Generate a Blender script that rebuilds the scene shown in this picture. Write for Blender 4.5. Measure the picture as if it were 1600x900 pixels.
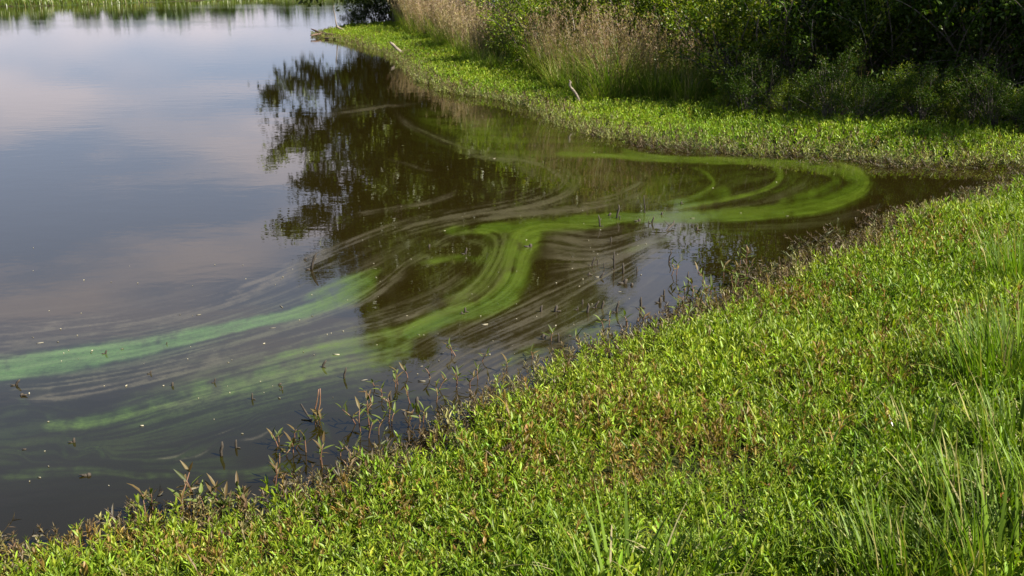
import bpy, math, random
import numpy as np
from mathutils import Vector, Matrix, Euler

for o in list(bpy.data.objects):
    bpy.data.objects.remove(o)
SC = bpy.context.scene
COL = SC.collection
R = math.radians
rng = np.random.default_rng(7)
random.seed(7)

# ------------------------------------------------------------------ camera
CAM_H, PITCH, FPX = 2.5, R(16.2), 1715.0
cam = bpy.data.cameras.new('camera')
cam.sensor_width = 36.0
cam.lens = 36.0 * FPX / 1600.0
cam.clip_start, cam.clip_end = 0.05, 5000
cam_o = bpy.data.objects.new('camera', cam)
COL.objects.link(cam_o)
cam_o.location = (0, 0, CAM_H)
cam_o.rotation_euler = (R(90) - PITCH, 0, 0)
SC.camera = cam_o

# ------------------------------------------------------------------ sun and sky
SUN_EL, SUN_AZ = R(46), R(115)            # azimuth from +Y (ahead) towards +X (right)
sun_dir = Vector((math.sin(SUN_AZ) * math.cos(SUN_EL), math.cos(SUN_AZ) * math.cos(SUN_EL), math.sin(SUN_EL)))
sl = bpy.data.lights.new('sun', 'SUN')
sl.energy, sl.angle, sl.color = 5.0, R(0.55), (1.0, 0.93, 0.80)
sun_o = bpy.data.objects.new('sun', sl)
COL.objects.link(sun_o)
sun_o.rotation_euler = sun_dir.to_track_quat('Z', 'Y').to_euler()

W = bpy.data.worlds.new('World')
SC.world = W
W.use_nodes = True
wn, wl = W.node_tree.nodes, W.node_tree.links
wn.clear()
w_out = wn.new('ShaderNodeOutputWorld')
w_bg = wn.new('ShaderNodeBackground')
w_bg.inputs['Strength'].default_value = 0.0535
w_sky = wn.new('ShaderNodeTexSky')
w_sky.sky_type = 'NISHITA'
w_sky.sun_disc = False
w_sky.sun_elevation, w_sky.sun_rotation = SUN_EL, SUN_AZ
w_sky.air_density, w_sky.dust_density, w_sky.ozone_density = 1.0, 0.8, 1.5
w_tc = wn.new('ShaderNodeTexCoord')
w_map = wn.new('ShaderNodeMapping')
w_map.inputs['Scale'].default_value = (1.0, 1.0, 6.0)
w_map.inputs['Location'].default_value = (0.3, 0.1, 0.35)
w_noise = wn.new('ShaderNodeTexNoise')
w_noise.inputs['Scale'].default_value = 3.0
w_noise.inputs['Detail'].default_value = 6
w_noise.inputs['Roughness'].default_value = 0.55
w_ramp = wn.new('ShaderNodeValToRGB')
w_ramp.color_ramp.elements[0].position = 0.45
w_ramp.color_ramp.elements[0].color = (0, 0, 0, 1)
w_ramp.color_ramp.elements[1].position = 0.62
w_ramp.color_ramp.elements[1].color = (0.75, 0.75, 0.75, 1)
w_mix = wn.new('ShaderNodeMix')
w_mix.data_type = 'RGBA'
w_mix.inputs['B'].default_value = (7.2, 6.2, 6.2, 1)
wl.new(w_tc.outputs['Generated'], w_map.inputs['Vector'])
wl.new(w_map.outputs['Vector'], w_noise.inputs['Vector'])
wl.new(w_noise.outputs['Fac'], w_ramp.inputs['Fac'])

w_sep = wn.new('ShaderNodeSeparateXYZ')
wl.new(w_tc.outputs['Generated'], w_sep.inputs[0])
w_low = wn.new('ShaderNodeMapRange')                 # milky summer air low over the horizon
w_low.interpolation_type = 'SMOOTHSTEP'
w_low.inputs['From Min'].default_value, w_low.inputs['From Max'].default_value = 0.245, 0.43
w_low.inputs['To Min'].default_value, w_low.inputs['To Max'].default_value = 0.85, 0.05
wl.new(w_sep.outputs['Z'], w_low.inputs['Value'])
w_haze = wn.new('ShaderNodeMix'); w_haze.data_type = 'RGBA'
w_haze.inputs['B'].default_value = (3.2, 3.75, 5.2, 1)
wl.new(w_low.outputs[0], w_haze.inputs['Factor'])
wl.new(w_sky.outputs['Color'], w_haze.inputs['A'])
w_cl = wn.new('ShaderNodeMath'); w_cl.operation = 'MULTIPLY'
wl.new(w_ramp.outputs['Color'], w_cl.inputs[0]); wl.new(w_low.outputs[0], w_cl.inputs[1])
wl.new(w_haze.outputs['Result'], w_mix.inputs['A'])
wl.new(w_cl.outputs[0], w_mix.inputs['Factor'])
wl.new(w_mix.outputs['Result'], w_bg.inputs['Color'])
wl.new(w_bg.outputs['Background'], w_out.inputs['Surface'])

SC.view_settings.view_transform = 'Standard'
SC.view_settings.look = 'None'
SC.view_settings.gamma = 1.0
SC.view_settings.exposure = 1.6
SC.cycles.use_denoising = True
SC.cycles.max_bounces = 8
SC.cycles.transparent_max_bounces = 8

# ------------------------------------------------------------------ helpers
def ray(px, py):
    """world direction of a point of the photograph (1600 x 900)"""
    dx = (np.asarray(px, float) - 800.0) / FPX
    dz = (450.0 - np.asarray(py, float)) / FPX
    c, s = math.cos(PITCH), math.sin(PITCH)
    return dx, c + dz * s, -s + dz * c

def water_xy(px, py):
    dx, dy, dz = ray(px, py)
    t = -CAM_H / dz
    return dx * t, dy * t

def catmull(pts, step=1.0):
    pts = np.asarray(pts, float)
    p = np.vstack([2 * pts[0] - pts[1], pts, 2 * pts[-1] - pts[-2]])
    out = []
    for i in range(1, len(p) - 2):
        n = max(2, int(np.linalg.norm(p[i + 1][:2] - p[i][:2]) / step))
        t = np.linspace(0, 1, n, endpoint=False)[:, None]
        a, b, c, d = p[i - 1], p[i], p[i + 1], p[i + 2]
        out.append(0.5 * (2 * b + (c - a) * t + (2 * a - 5 * b + 4 * c - d) * t ** 2 + (3 * b - a - 3 * c + d) * t ** 3))
    out.append(p[-2][None])
    return np.vstack(out)

def np_mesh(name, verts, faces=None, quads=None, tris=None):
    """mesh from numpy arrays; quads (N,4) and tris (M,3)"""
    me = bpy.data.meshes.new(name)
    verts = np.asarray(verts, np.float32)
    loops, starts, n = [], [], 0
    if quads is not None and len(quads):
        q = np.asarray(quads, np.int32)
        loops.append(q.ravel()); starts.append(n + 4 * np.arange(len(q), dtype=np.int32)); n += q.size
    if tris is not None and len(tris):
        t = np.asarray(tris, np.int32)
        loops.append(t.ravel()); starts.append(n + 3 * np.arange(len(t), dtype=np.int32)); n += t.size
    loops = np.concatenate(loops); starts = np.concatenate(starts)
    me.vertices.add(len(verts)); me.vertices.foreach_set('co', verts.ravel())
    me.loops.add(len(loops)); me.loops.foreach_set('vertex_index', loops)
    me.polygons.add(len(starts)); me.polygons.foreach_set('loop_start', starts)
    me.update(calc_edges=True)
    me.validate()
    return me

class MB:
    """collects numpy pieces into one mesh"""
    def __init__(self):
        self.v, self.q, self.t, self.n = [], [], [], 0
    def add(self, v, q=None, t=None):
        v = np.asarray(v, float)
        self.v.append(v)
        if q is not None and len(q): self.q.append(np.asarray(q) + self.n)
        if t is not None and len(t): self.t.append(np.asarray(t) + self.n)
        self.n += len(v)
    def mesh(self, name, smooth=False):
        me = np_mesh(name, np.vstack(self.v), quads=np.vstack(self.q) if self.q else None, tris=np.vstack(self.t) if self.t else None)
        if smooth: me.shade_smooth()
        return me

def link(name, me, m=None, parent=None, loc=(0, 0, 0), rot=(0, 0, 0), scale=1.0):
    if m is not None and not me.materials: me.materials.append(m)
    o = bpy.data.objects.new(name, me)
    COL.objects.link(o)
    o.location = loc; o.rotation_euler = rot
    o.scale = (scale,) * 3 if not hasattr(scale, '__len__') else scale
    if parent is not None: o.parent = parent
    return o

def tag(o, label=None, cat=None, group=None, kind=None):
    if label: o['label'] = label
    if cat: o['category'] = cat
    if group: o['group'] = group
    if kind: o['kind'] = kind
    return o

def empty(name, loc=(0, 0, 0), rot=(0, 0, 0), scale=1.0):
    return link(name, None, None, None, loc, rot, scale) if False else _empty(name, loc, rot, scale)
def _empty(name, loc, rot, scale):
    o = bpy.data.objects.new(name, None)
    COL.objects.link(o)
    o.empty_display_size = 0.1
    o.location = loc; o.rotation_euler = rot
    o.scale = (scale,) * 3 if not hasattr(scale, '__len__') else scale
    return o

def tube(mb, pts, radii, sides=6):
    pts = np.asarray(pts, float); radii = np.asarray(radii, float) * np.ones(len(pts))
    tan = np.gradient(pts, axis=0)
    tan /= np.linalg.norm(tan, axis=1)[:, None] + 1e-9
    ref = np.array([0.31, 0.2, 0.93]) if abs(tan[0][2]) < 0.8 else np.array([0.9, 0.3, 0.1])
    a = np.cross(tan, ref); a /= np.linalg.norm(a, axis=1)[:, None] + 1e-9
    b = np.cross(tan, a)
    th = np.linspace(0, 2 * math.pi, sides, endpoint=False)
    v = pts[:, None, :] + radii[:, None, None] * (np.cos(th)[None, :, None] * a[:, None, :] + np.sin(th)[None, :, None] * b[:, None, :])
    n = len(pts)
    i = np.arange(n - 1)[:, None] * sides; j = np.arange(sides)[None]; k = (j + 1) % sides
    q = np.stack([i + j, i + k, i + sides + k, i + sides + j], -1).reshape(-1, 4)
    vv = np.vstack([v.reshape(-1, 3), pts[:1], pts[-1:]])
    jj, kk = np.arange(sides), (np.arange(sides) + 1) % sides
    t = np.vstack([np.stack([kk, jj, np.full(sides, n * sides)], -1),
                   np.stack([(n - 1) * sides + jj, (n - 1) * sides + kk, np.full(sides, n * sides + 1)], -1)])
    mb.add(vv, q, t)

def blades(mb, base, az, L, lean, droop, w, n=5, twist=None):
    """grass blades: base (N,3); lean and droop bend each blade along azimuth az"""
    base = np.asarray(base, float); N = len(base)
    f = lambda x: np.asarray(x, float) * np.ones(N)
    az, L, lean, droop, w = f(az), f(L), f(lean), f(droop), f(w)
    tw = az + math.pi / 2 + (0 if twist is None else f(twist))
    t = np.linspace(0, 1, n + 1)
    ang = lean[:, None] + droop[:, None] * t[None] ** 1.3          # angle from vertical
    seg = L[:, None] / n
    h = np.concatenate([np.zeros((N, 1)), np.cumsum(np.sin(ang[:, 1:]) * seg, 1)], 1)
    z = np.concatenate([np.zeros((N, 1)), np.cumsum(np.cos(ang[:, 1:]) * seg, 1)], 1)
    c = np.stack([base[:, 0:1] + np.cos(az)[:, None] * h, base[:, 1:2] + np.sin(az)[:, None] * h, base[:, 2:3] + z], -1)
    ww = w[:, None] * (np.minimum(1, 0.55 + 1.6 * t) * (1 - t ** 2.2) + 0.03)[None] * 0.5
    s = np.stack([np.cos(tw), np.sin(tw), np.zeros(N)], -1)[:, None, :] * ww[..., None]
    v = np.stack([c - s, c + s], 2)                                 # N, n+1, 2, 3
    b = (np.arange(N) * (n + 1) * 2)[:, None] + (np.arange(n) * 2)[None]
    q = np.stack([b, b + 1, b + 3, b + 2], -1).reshape(-1, 4)
    mb.add(v.reshape(-1, 3), q)

def leaves(mb, pos, axis, size, width=0.45, up=None, fold=0.12):
    """small pointed leaves, 4 triangles each as two folded quads"""
    pos = np.asarray(pos, float); N = len(pos)
    axis = np.asarray(axis, float); axis = axis / (np.linalg.norm(axis, axis=1)[:, None] + 1e-9)
    up = rng.normal(size=(N, 3)) * 0.55 + np.array([0, 0, 1.0]) if up is None else up
    side = np.cross(axis, up); side /= np.linalg.norm(side, axis=1)[:, None] + 1e-9
    nrm = np.cross(side, axis)
    s = (np.asarray(size, float) * np.ones(N))[:, None]
    wd = s * width * 0.5
    v0 = pos
    v1 = pos + axis * s * 0.45 + side * wd + nrm * s * fold
    v2 = pos + axis * s - nrm * s * 0.10
    v3 = pos + axis * s * 0.45 - side * wd + nrm * s * fold
    v4 = pos + axis * s * 0.5
    v = np.stack([v0, v1, v2, v3, v4], 1).reshape(-1, 3)
    b = (np.arange(N) * 5)[:, None]
    t = np.concatenate([b + np.array([[0, 4, 1]]), b + np.array([[1, 4, 2]]), b + np.array([[0, 3, 4]]), b + np.array([[4, 3, 2]])], 0)
    mb.add(v, None, t)

def unit(n, up=0.0):
    d = rng.normal(size=(n, 3)); d[:, 2] += up
    return d / np.linalg.norm(d, axis=1)[:, None]

# ------------------------------------------------------------------ materials
def mat(name):
    m = bpy.data.materials.new(name)
    m.use_nodes = True
    m.node_tree.nodes.clear()
    return m, m.node_tree.nodes, m.node_tree.links

def mixc(ns, ls, a, b, fac, blend='MIX'):
    n = ns.new('ShaderNodeMix'); n.data_type = 'RGBA'; n.blend_type = blend
    for s, v in (('A', a), ('B', b), ('Factor', fac)):
        if hasattr(v, 'links'): ls.new(v, n.inputs[s])
        elif s == 'Factor': n.inputs[s].default_value = v
        else: n.inputs[s].default_value = (*v, 1)
    return n.outputs['Result']

def math_n(ns, ls, op, a, b=None, clamp=False):
    n = ns.new('ShaderNodeMath'); n.operation = op; n.use_clamp = clamp
    for i, v in enumerate((a, b)):
        if v is None: continue
        if hasattr(v, 'links'): ls.new(v, n.inputs[i])
        else: n.inputs[i].default_value = v
    return n.outputs[0]

def noise_n(ns, ls, vec, scale, detail=3, rough=0.55):
    n = ns.new('ShaderNodeTexNoise')
    n.inputs['Scale'].default_value = scale; n.inputs['Detail'].default_value = detail; n.inputs['Roughness'].default_value = rough
    if vec is not None: ls.new(vec, n.inputs['Vector'])
    return n.outputs['Fac']

def ramp_n(ns, ls, fac, p0, p1, c0=(0, 0, 0), c1=(1, 1, 1)):
    n = ns.new('ShaderNodeValToRGB')
    n.color_ramp.elements[0].position = p0; n.color_ramp.elements[0].color = (*c0, 1)
    n.color_ramp.elements[1].position = p1; n.color_ramp.elements[1].color = (*c1, 1)
    ls.new(fac, n.inputs['Fac'])
    return n.outputs['Color']

def leaf_shader(ns, ls, col, trans=0.32, gloss=0.06, rough=0.38):
    """thin leaf: diffuse + light coming through + a soft sheen"""
    d = ns.new('ShaderNodeBsdfDiffuse'); ls.new(col, d.inputs['Color'])
    t = ns.new('ShaderNodeBsdfTranslucent')
    tc = mixc(ns, ls, col, (1.0, 1.15, 0.35), 1.0, 'MULTIPLY')
    ls.new(tc, t.inputs['Color'])
    m1 = ns.new('ShaderNodeMixShader'); m1.inputs[0].default_value = trans
    ls.new(d.outputs[0], m1.inputs[1]); ls.new(t.outputs[0], m1.inputs[2])
    g = ns.new('ShaderNodeBsdfGlossy'); g.inputs['Roughness'].default_value = rough
    g.inputs['Color'].default_value = (0.9, 0.9, 0.9, 1)
    m2 = ns.new('ShaderNodeMixShader'); m2.inputs[0].default_value = gloss
    ls.new(m1.outputs[0], m2.inputs[1]); ls.new(g.outputs[0], m2.inputs[2])
    o = ns.new('ShaderNodeOutputMaterial'); ls.new(m2.outputs[0], o.inputs['Surface'])

def foliage(name, dark, light, odd=None, odd_share=0.12, trans=0.32, gloss=0.06, patch=1.2, by_object=False, rough=0.38):
    """every leaf its own tint between dark and light; a share in an odd colour"""
    m, ns, ls = mat(name)
    geo = ns.new('ShaderNodeNewGeometry')
    oi = ns.new('ShaderNodeObjectInfo')
    rnd = oi.outputs['Random'] if by_object else geo.outputs['Random Per Island']
    col = mixc(ns, ls, dark, light, rnd)
    hsv = ns.new('ShaderNodeHueSaturation')
    v = math_n(ns, ls, 'MULTIPLY_ADD', oi.outputs['Random'], 0.4)
    v.node.inputs[2].default_value = 0.8
    ls.new(v, hsv.inputs['Value'])
    h = math_n(ns, ls, 'MULTIPLY_ADD', oi.outputs['Random'], 0.02)
    h.node.inputs[2].default_value = 0.49
    ls.new(h, hsv.inputs['Hue'])
    if odd:
        k = math_n(ns, ls, 'FRACT', math_n(ns, ls, 'MULTIPLY', rnd, 37.7))
        col = mixc(ns, ls, col, odd, math_n(ns, ls, 'LESS_THAN', k, odd_share))
    tc = ns.new('ShaderNodeTexCoord')
    nz = noise_n(ns, ls, tc.outputs['Object'], patch, 2)
    col = mixc(ns, ls, col, mixc(ns, ls, col, (0.7, 0.78, 0.6), 1.0, 'MULTIPLY'), ramp_n(ns, ls, nz, 0.4, 0.62))
    ls.new(col, hsv.inputs['Color'])
    leaf_shader(ns, ls, hsv.outputs['Color'], trans, gloss, rough)
    return m

def sprig_material(name, trans=0.40, gloss=0.022):
    """weed leaves coloured by the tint carried by each scattered sprig"""
    m, ns, ls = mat(name)
    at = ns.new('ShaderNodeAttribute'); at.attribute_type = 'INSTANCER'; at.attribute_name = 'tint'
    geo = ns.new('ShaderNodeNewGeometry')
    rnd = geo.outputs['Random Per Island']
    k = math_n(ns, ls, 'MULTIPLY_ADD', rnd, 0.9); k.node.inputs[2].default_value = 0.55
    hsv = ns.new('ShaderNodeHueSaturation')
    ls.new(at.outputs['Color'], hsv.inputs['Color']); ls.new(k, hsv.inputs['Value'])
    k2 = math_n(ns, ls, 'FRACT', math_n(ns, ls, 'MULTIPLY', rnd, 23.3))
    h = math_n(ns, ls, 'MULTIPLY_ADD', k2, 0.05); h.node.inputs[2].default_value = 0.475
    ls.new(h, hsv.inputs['Hue'])
    leaf_shader(ns, ls, hsv.outputs['Color'], trans, gloss, 0.5)
    return m

def bark(name, a, b, scale=14, rough=0.85):
    m, ns, ls = mat(name)
    tc = ns.new('ShaderNodeTexCoord')
    mp = ns.new('ShaderNodeMapping'); mp.inputs['Scale'].default_value = (1, 1, 0.25); ls.new(tc.outputs['Object'], mp.inputs['Vector'])
    nz = noise_n(ns, ls, mp.outputs['Vector'], scale, 6, 0.65)
    col = ramp_n(ns, ls, nz, 0.32, 0.68, a, b)
    p = ns.new('ShaderNodeBsdfPrincipled'); p.inputs['Roughness'].default_value = rough
    ls.new(col, p.inputs['Base Color'])
    bm = ns.new('ShaderNodeBump'); bm.inputs['Strength'].default_value = 0.6; bm.inputs['Distance'].default_value = 0.01
    ls.new(nz, bm.inputs['Height']); ls.new(bm.outputs[0], p.inputs['Normal'])
    o = ns.new('ShaderNodeOutputMaterial'); ls.new(p.outputs[0], o.inputs['Surface'])
    return m

M_SPRIG = sprig_material('weed_leaf')
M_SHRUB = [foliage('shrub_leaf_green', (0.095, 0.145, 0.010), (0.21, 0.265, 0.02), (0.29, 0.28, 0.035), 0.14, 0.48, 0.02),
           foliage('shrub_leaf_shade_dark', (0.030, 0.052, 0.008), (0.070, 0.110, 0.013), (0.11, 0.09, 0.022), 0.07, 0.4, 0.012),  # leaf colour darkened to stand in for the shade on the brush
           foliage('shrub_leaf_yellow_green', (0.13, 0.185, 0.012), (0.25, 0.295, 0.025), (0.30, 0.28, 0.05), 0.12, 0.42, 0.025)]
M_TREE = foliage('tree_leaf', (0.06, 0.085, 0.008), (0.14, 0.165, 0.016), None, 0, 0.3, 0.05, 0.5)
M_BARK = bark('bark_grey_brown', (0.045, 0.036, 0.028), (0.15, 0.125, 0.10))
M_DRIFT = bark('weathered_driftwood', (0.07, 0.055, 0.04), (0.24, 0.20, 0.155), 22)
M_RED = bark('red_brown_driftwood', (0.05, 0.03, 0.02), (0.13, 0.08, 0.055), 22)
M_DEAD = bark('dark_dead_stem', (0.012, 0.009, 0.006), (0.05, 0.038, 0.025), 40)
M_TWIG = bark('pale_dead_twig', (0.07, 0.055, 0.04), (0.19, 0.15, 0.11), 40)
M_REDSTEM = bark('reddish_plant_stem', (0.09, 0.035, 0.02), (0.17, 0.10, 0.05), 40, 0.6)
M_GBLADE = foliage('grass_blade_green', (0.05, 0.105, 0.006), (0.15, 0.215, 0.016), (0.24, 0.26, 0.06), 0.1, 0.38, 0.014, 2.0, False, 0.55)
M_BLADE1 = foliage('tussock_blade_green', (0.05, 0.105, 0.006), (0.15, 0.215, 0.016), (0.30, 0.26, 0.10), 0.16, 0.38, 0.014, 2.0, True, 0.55)
M_DBLADE = foliage('grass_blade_dry', (0.24, 0.19, 0.09), (0.42, 0.36, 0.21), None, 0, 0.3, 0.05, 2.0)
M_PLUME = foliage('dry_grass_plume', (0.16, 0.095, 0.06), (0.32, 0.215, 0.15), (0.36, 0.28, 0.17), 0.2, 0.4, 0.02, 1.0)
M_STALK = foliage('dry_grass_stalk', (0.16, 0.12, 0.05), (0.30, 0.21, 0.10), (0.10, 0.13, 0.03), 0.25, 0.3, 0.04, 1.0)
M_TGREEN = foliage('tall_grass_green', (0.08, 0.13, 0.010), (0.18, 0.235, 0.025), (0.28, 0.25, 0.09), 0.18, 0.4, 0.015, 1.0, False, 0.55)
M_REED = foliage('far_reed', (0.07, 0.12, 0.012), (0.15, 0.21, 0.02), (0.2, 0.17, 0.06), 0.15, 0.35, 0.03, 0.15)
M_FARTREE = foliage('far_tree_leaf', (0.028, 0.055, 0.015), (0.06, 0.10, 0.022), None, 0, 0.3, 0.03, 0.08)

def ground_material():
    m, ns, ls = mat('damp_soil_and_litter')
    tc = ns.new('ShaderNodeTexCoord')
    n1 = noise_n(ns, ls, tc.outputs['Object'], 9, 6, 0.7)
    n2 = noise_n(ns, ls, tc.outputs['Object'], 0.7, 3)
    col = ramp_n(ns, ls, n1, 0.35, 0.7, (0.016, 0.012, 0.006), (0.05, 0.04, 0.018))
    col = mixc(ns, ls, col, (0.035, 0.055, 0.012), ramp_n(ns, ls, n2, 0.4, 0.6))
    p = ns.new('ShaderNodeBsdfPrincipled'); p.inputs['Roughness'].default_value = 0.95
    p.inputs['Specular IOR Level'].default_value = 0.1
    ls.new(col, p.inputs['Base Color'])
    bm = ns.new('ShaderNodeBump'); bm.inputs['Strength'].default_value = 0.8; bm.inputs['Distance'].default_value = 0.03
    ls.new(n1, bm.inputs['Height']); ls.new(bm.outputs[0], p.inputs['Normal'])
    o = ns.new('ShaderNodeOutputMaterial'); ls.new(p.outputs[0], o.inputs['Surface'])
    return m
M_GROUND = ground_material()

# ------------------------------------------------------------------ shoreline and ground
near_px = [(0, 868), (60, 855), (150, 837), (250, 818), (330, 814), (400, 799), (470, 768), (560, 738), (640, 716), (690, 672),
           (760, 640), (830, 588), (900, 556), (1000, 534), (1060, 516), (1120, 486), (1180, 462), (1250, 424), (1330, 384),
           (1400, 346), (1480, 325), (1545, 308), (1600, 292), (1650, 282)]
inlet_px = [(1700, 273), (1700, 267), (1640, 264)]
far_px = [(1540, 262), (1450, 260), (1350, 252), (1250, 246), (1150, 241), (1080, 233), (1000, 224), (920, 208), (860, 190), (825, 168),
          (760, 154), (700, 145), (660, 128), (628, 100), (600, 84), (560, 72), (520, 63), (492, 57)]
def w2(lst):
    return [tuple(map(float, water_xy(*p))) for p in lst]
far_w = [(-7.9, 45.0), (-7.2, 48.0), (-5.8, 50.5), (-4.5, 56), (-3, 70), (-1, 95), (4, 125), (-4, 138), (-14, 125), (-20, 108), (-26, 92),
         (-33, 80), (-45, 73), (-70, 68), (-130, 60), (-150, 0), (-90, -30), (-30, -6), (-9, 2.2), (-4.5, 3.4)]
POND = np.array(w2(near_px) + w2(inlet_px) + w2(far_px) + far_w)

def shore_distance(x, y):
    """positive on land, negative on the water"""
    x = np.asarray(x, float).ravel(); y = np.asarray(y, float).ravel()
    best = np.full(len(x), 1e9); inside = np.zeros(len(x), bool)
    n = len(POND)
    for i in range(n):
        ax, ay = POND[i]; bx, by = POND[(i + 1) % n]
        ex, ey = bx - ax, by - ay
        t = np.clip(((x - ax) * ex + (y - ay) * ey) / (ex * ex + ey * ey + 1e-12), 0, 1)
        best = np.minimum(best, (x - ax - t * ex) ** 2 + (y - ay - t * ey) ** 2)
        c = (ay > y) != (by > y)
        inside ^= c & (x < (bx - ax) * (y - ay) / ((by - ay) if by != ay else 1e-12) + ax)
    d = np.sqrt(best)
    return np.where(inside, -d, d)

def vnoise(x, y, s, seed=0):
    """smooth value noise in numpy, about -1..1"""
    x = np.asarray(x, float) / s; y = np.asarray(y, float) / s
    xi, yi = np.floor(x).astype(np.int64), np.floor(y).astype(np.int64)
    fx, fy = x - xi, y - yi
    fx = fx * fx * (3 - 2 * fx); fy = fy * fy * (3 - 2 * fy)
    def h(i, j):
        k = (i * 374761393 + j * 668265263 + seed * 974634521) & 0xffffffff
        k = ((k ^ (k >> 13)) * 1274126177) & 0xffffffff
        return ((k ^ (k >> 16)) & 0xffff) / 32767.5 - 1
    return (h(xi, yi) * (1 - fx) + h(xi + 1, yi) * fx) * (1 - fy) + (h(xi, yi + 1) * (1 - fx) + h(xi + 1, yi + 1) * fx) * fy

def ground_z(x, y, d=None):
    x = np.asarray(x, float).ravel(); y = np.asarray(y, float).ravel()
    if d is None: d = shore_distance(x, y)
    land = 0.26 * (1 - np.exp(-np.maximum(d, 0) / 2.2)) + np.minimum(np.maximum(d - 6, 0) * 0.012, 3.0)
    land = land + np.clip(d, 0, 1) * (0.05 * vnoise(x, y, 1.1, 3) + 0.025 * vnoise(x, y, 0.4, 5))
    bed = -0.6 * (1 - np.exp(np.minimum(d, 0) / 1.2))
    return np.where(d > 0, land, bed)

def GP(px, py):
    """point of the ground seen at a pixel"""
    dx, dy, dz = (float(v) for v in ray(px, py))
    z = 0.0
    for _ in range(6):
        t = (z - CAM_H) / dz
        z = max(0.0, float(ground_z(dx * t, dy * t)[0]))
    return Vector((dx * t, dy * t, z))

def WP(px, py):
    x, y = water_xy(px, py)
    return Vector((float(x), float(y), 0.0))

def build_ground():
    gx = np.sinh(np.linspace(-1, 1, 261) * 4.6) / math.sinh(4.6) * 900
    gy = -40 + (np.sinh(np.linspace(-0.42, 1, 300) * 4.6) - math.sinh(-0.42 * 4.6)) / (math.sinh(4.6) - math.sinh(-0.42 * 4.6)) * 1500
    gy = gy - gy[np.argmin(np.abs(gy - 8))] + 8
    X, Y = np.meshgrid(gx + 2.0, gy)
    z = ground_z(X, Y)
    v = np.stack([X.ravel(), Y.ravel(), z], -1)
    ny, nx = X.shape
    i = (np.arange(ny - 1)[:, None] * nx + np.arange(nx - 1)[None]).ravel()
    me = np_mesh('ground', v, quads=np.stack([i, i + 1, i + nx + 1, i + nx], -1))
    me.shade_smooth()
    tag(link('ground', me, M_GROUND), kind='structure')
build_ground()

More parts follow.
